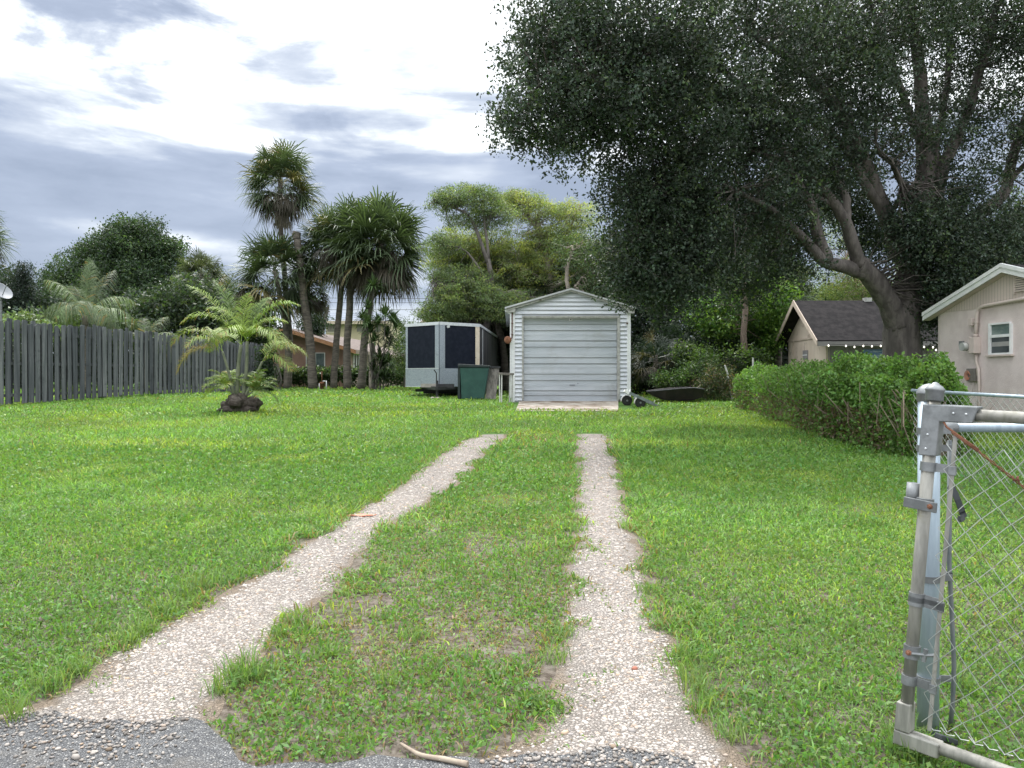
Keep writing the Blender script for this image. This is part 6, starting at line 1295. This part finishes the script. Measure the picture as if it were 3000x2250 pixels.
# bands on the stile
def band(c, ax, r, hgt, mb): mb.lathe(c - ax * hgt / 2, [(r - .003, 0), (r, 0), (r, hgt), (r - .003, hgt)], 20, ax)
for h in (GH - .245, GH - .71, .48, .20):
    m = MB(); band(gq(0, h), gv, .0262, .032, m); m.bar(gq(.02, h), gq(.085, h - .004), .006, .030, up=gv); m.build('tension_band', GALVD, gt)
m = MB(); m.bar(gq(.083, .05, .012), gq(.083, GH - .125, .012), .014, .005, up=gu.cross(gv)); m.build('tension_bar', GALV, gt, bev=.0015)
for h in (GH - .25, GH - .72, .48, .195):
    m = MB(); c = gq(.083, h, .012); m.bar(c - gv * .016, c + gv * .016, .024, .012, up=gu.cross(gv)); m.build('bar_clip', GALVD, gt, bev=.002)
# hinges
h = GH - .375; m = MB(); c = gq(0, h); band(c, gv, .0285, .036, m)
nv = (gq(0, 0, 1) - gq(0, 0, 0)).normalized(); m.bar(gq(-.062, h, .026), gq(.05, h - .008, .028), .036, .007, up=nv); m.build('hinge_strap', GALVD, gt, bev=.002)
m = MB(); c = gq(.028, h - .005, .030); m.lathe(c, [(.010, 0), (.010, .004), (.006, .005), (.006, .011), (.001, .012)], 6, nv); m.build('bolt', RUST, gt)
m = MB(); c = gq(-.046, h + .02, -.012); m.tube([c - gv * .04, c + gv * .045], .024, 18); m.build('hinge_pin', GALVD, gt, True)
h = .30; m = MB(); band(gq(0, h), gv, .028, .045, m); m.tube([gq(.0, h, .03), gq(.06, h + .005, .01), gq(.085, h + .01, 0)], .006, 8); m.tube([gq(.045, h - .02, .012), gq(.05, h + .025, .012)], .008, 8); m.build('lower_hinge', GALVD, gt)
m = MB(); c = gq(.002, h + .004, .032); m.lathe(c, [(.010, 0), (.010, .006), (.005, .007), (.005, .014)], 6, nv); m.build('bolt', RUST, gt)
# mesh, drooping free of the top rail
def sag(q, uu, hh): return q + (gq(0, 0, 1) - gq(0, 0, 0)) * (.008 * math.sin(uu * 9 + hh * 3)) + Vector((0, 0, -.02 * math.sin(min(uu / .5, 1) * 2.2) + .006 * math.sin(hh * 17 + uu * 11)))
m = MB(); chain(m, gq(.055, .07, .012), gu, gv, GL - .08, GH - .20, .086, .098, .0017, 5, .004, sag); m.build('chain_mesh', WIRE, gt, True)
m = MB()
for j in range(26):      # loose curled bottom ends
    s = .075 + j * .043; q = gq(s, .075, .012); m.tube([q, q + gu * .02 - gv * .018, q + gu * .045 - gv * .014], .0017, 5, False)
m.build('wire_end', WIRE, gt, True)
# twisted rusty tie wire running diagonally
m = MB(); p0 = gq(.045, GH - .095, .02); p1 = gq(.16, GH - .175, .02); p2 = gq(.62, GH - .52, .01)
m.bar(p0.lerp(p1, .25), p1, .010, .006, up=nv); 
for ph0 in (0, math.pi):
    m.tube([p1.lerp(p2, t) + gv * .004 * math.cos(t * 60 + ph0) + nv * .004 * math.sin(t * 60 + ph0) for t in np.linspace(0, 1, 90)], .0022, 5)
m.tube([p1.lerp(p2, .23) + gv * .006 * math.cos(t * 9) + nv * .010 * math.sin(t * 9) + gu * .02 * t for t in np.linspace(0, 1, 22)], .0035, 6)
m.tube([gq(.04, GH - .075, .02), gq(.055, GH - .10, .02), gq(.085, GH - .12, .02), gq(.16, GH - .17, .02)], .004, 6)
m.build('tie_wire', RUST, gt, True)

# blue-grey gate post with domed cap and the front fence beyond it
pst = thing('gate_post', 'blue-grey galvanised gate post with a domed cap behind the old gate leaf', 'post', (1.525, 2.9, 0)); pc = Vector((P(2722, 1, 2.9).x, 2.9, 0))
m = MB(); m.tube([(pc.x, pc.y, -.05), (pc.x, pc.y, EYE - (1163 - HOR) / F * 2.9)], .038, 24); m.build('pipe', GALVB, pst, True)
zt4 = EYE - (1176 - HOR) / F * 2.9
m = MB(); m.lathe((pc.x, pc.y, zt4), [(.040, 0), (.0425, .002), (.0425, .026), (.045, .028), (.0435, .034), (.036, .050), (.022, .062), (.001, .068)], 28); m.build('dome_cap', GALVD, pst, True)
for py_ in (1262, 1313, 1694, 1990):
    z = EYE - (py_ - HOR) / F * 2.9; m = MB(); band(Vector((pc.x, pc.y, z)), Vector((0, 0, 1)), .0425, .024, m); m.bar((pc.x + .035, pc.y, z), (pc.x + .09, pc.y, z), .004, .024); m.build('band', GALVD, pst)
ff = thing('chainlink_fence', 'front chain-link fence panel with thick pale rail right of the gate post', 'fence', (1.7, 2.93, 0)); zr_ = EYE - (1253 - HOR) / F * 2.93
m = MB(); m.tube([(pc.x + .09, 2.93, zr_), (4.2, 2.93, zr_)], .0175, 16); m.build('top_rail', GALVB, ff, True)
m = MB(); m.tube([(pc.x + .045, 2.93, zr_), (pc.x + .075, 2.93, zr_), (pc.x + .12, 2.93, zr_)], [.014, .021, .020], 16); m.build('rail_cup', GALVD, ff, True)
m = MB(); pts = [P(2783, 1290, 2.93), P(2783, 1650, 2.93), P(2792, 1820, 2.93), P(2798, 1950, 2.93), P(2795, 2060, 2.93), P(2786, 2150, 2.93)]; m.tube(pts, .0085, 8); m.build('tension_rod', pmat('dull_rod', (.13, .145, .155), (.2, .215, .22), 9, .6, .4), ff, True)
m = MB(); chain(m, Vector((pc.x + .09, 2.935, .06)), Vector((1, 0, 0)), Vector((0, 0, 1)), 2.4, zr_ - .10, .084, .090, .0013, 4, .004); m.build('chain_mesh', WIRED, ff, True)
m = MB(); m.bar(P(2752, 2160, 2.75), P(2800, 2176, 2.8), .03, .02); m.build('bottom_bracket', STRAP, ff, bev=.004)
m = MB(); zl = P(1, 1694, 2.9).z; m.bar((pc.x + .03, 2.9, zl), (pc.x + .10, 2.93, zl), .02, .03); m.build('rod_clip', STRAP, ff)
m = MB(); pts = [P(2780, 1424, 2.90), P(2790, 1428, 2.89), P(2806, 1462, 2.88), P(2820, 1500, 2.88), P(2826, 1515, 2.88), P(2815, 1522, 2.87), P(2808, 1520, 2.87)]
for i in range(len(pts) - 1): m.bar(pts[i], pts[i + 1] + (pts[i + 1] - pts[i]) * .08, .022, .005, up=(0, 1, 0))
tag(m.build('strap', STRAP), 'black strap hanging from the gate post behind the mesh', 'strap')
# orange paint mark on the left track
q = G(1062, 1510); m = MB(); vs = []
for k in range(12): a = 2 * math.pi * k / 12; r_ = 1 + .35 * math.sin(k * 2.3); vs.append((q.x + .11 * r_ * math.cos(a), q.y + .05 * r_ * math.sin(a), q.z + .012))
m.prism(vs, (0, 0, .006)); tag(m.build('paint_mark', pmat('orange_paint', (.42, .14, .08), (.36, .25, .2), 30, .9, lo=.45, hi=.6)), 'small faded orange paint mark on the left wheel track', 'paint mark')
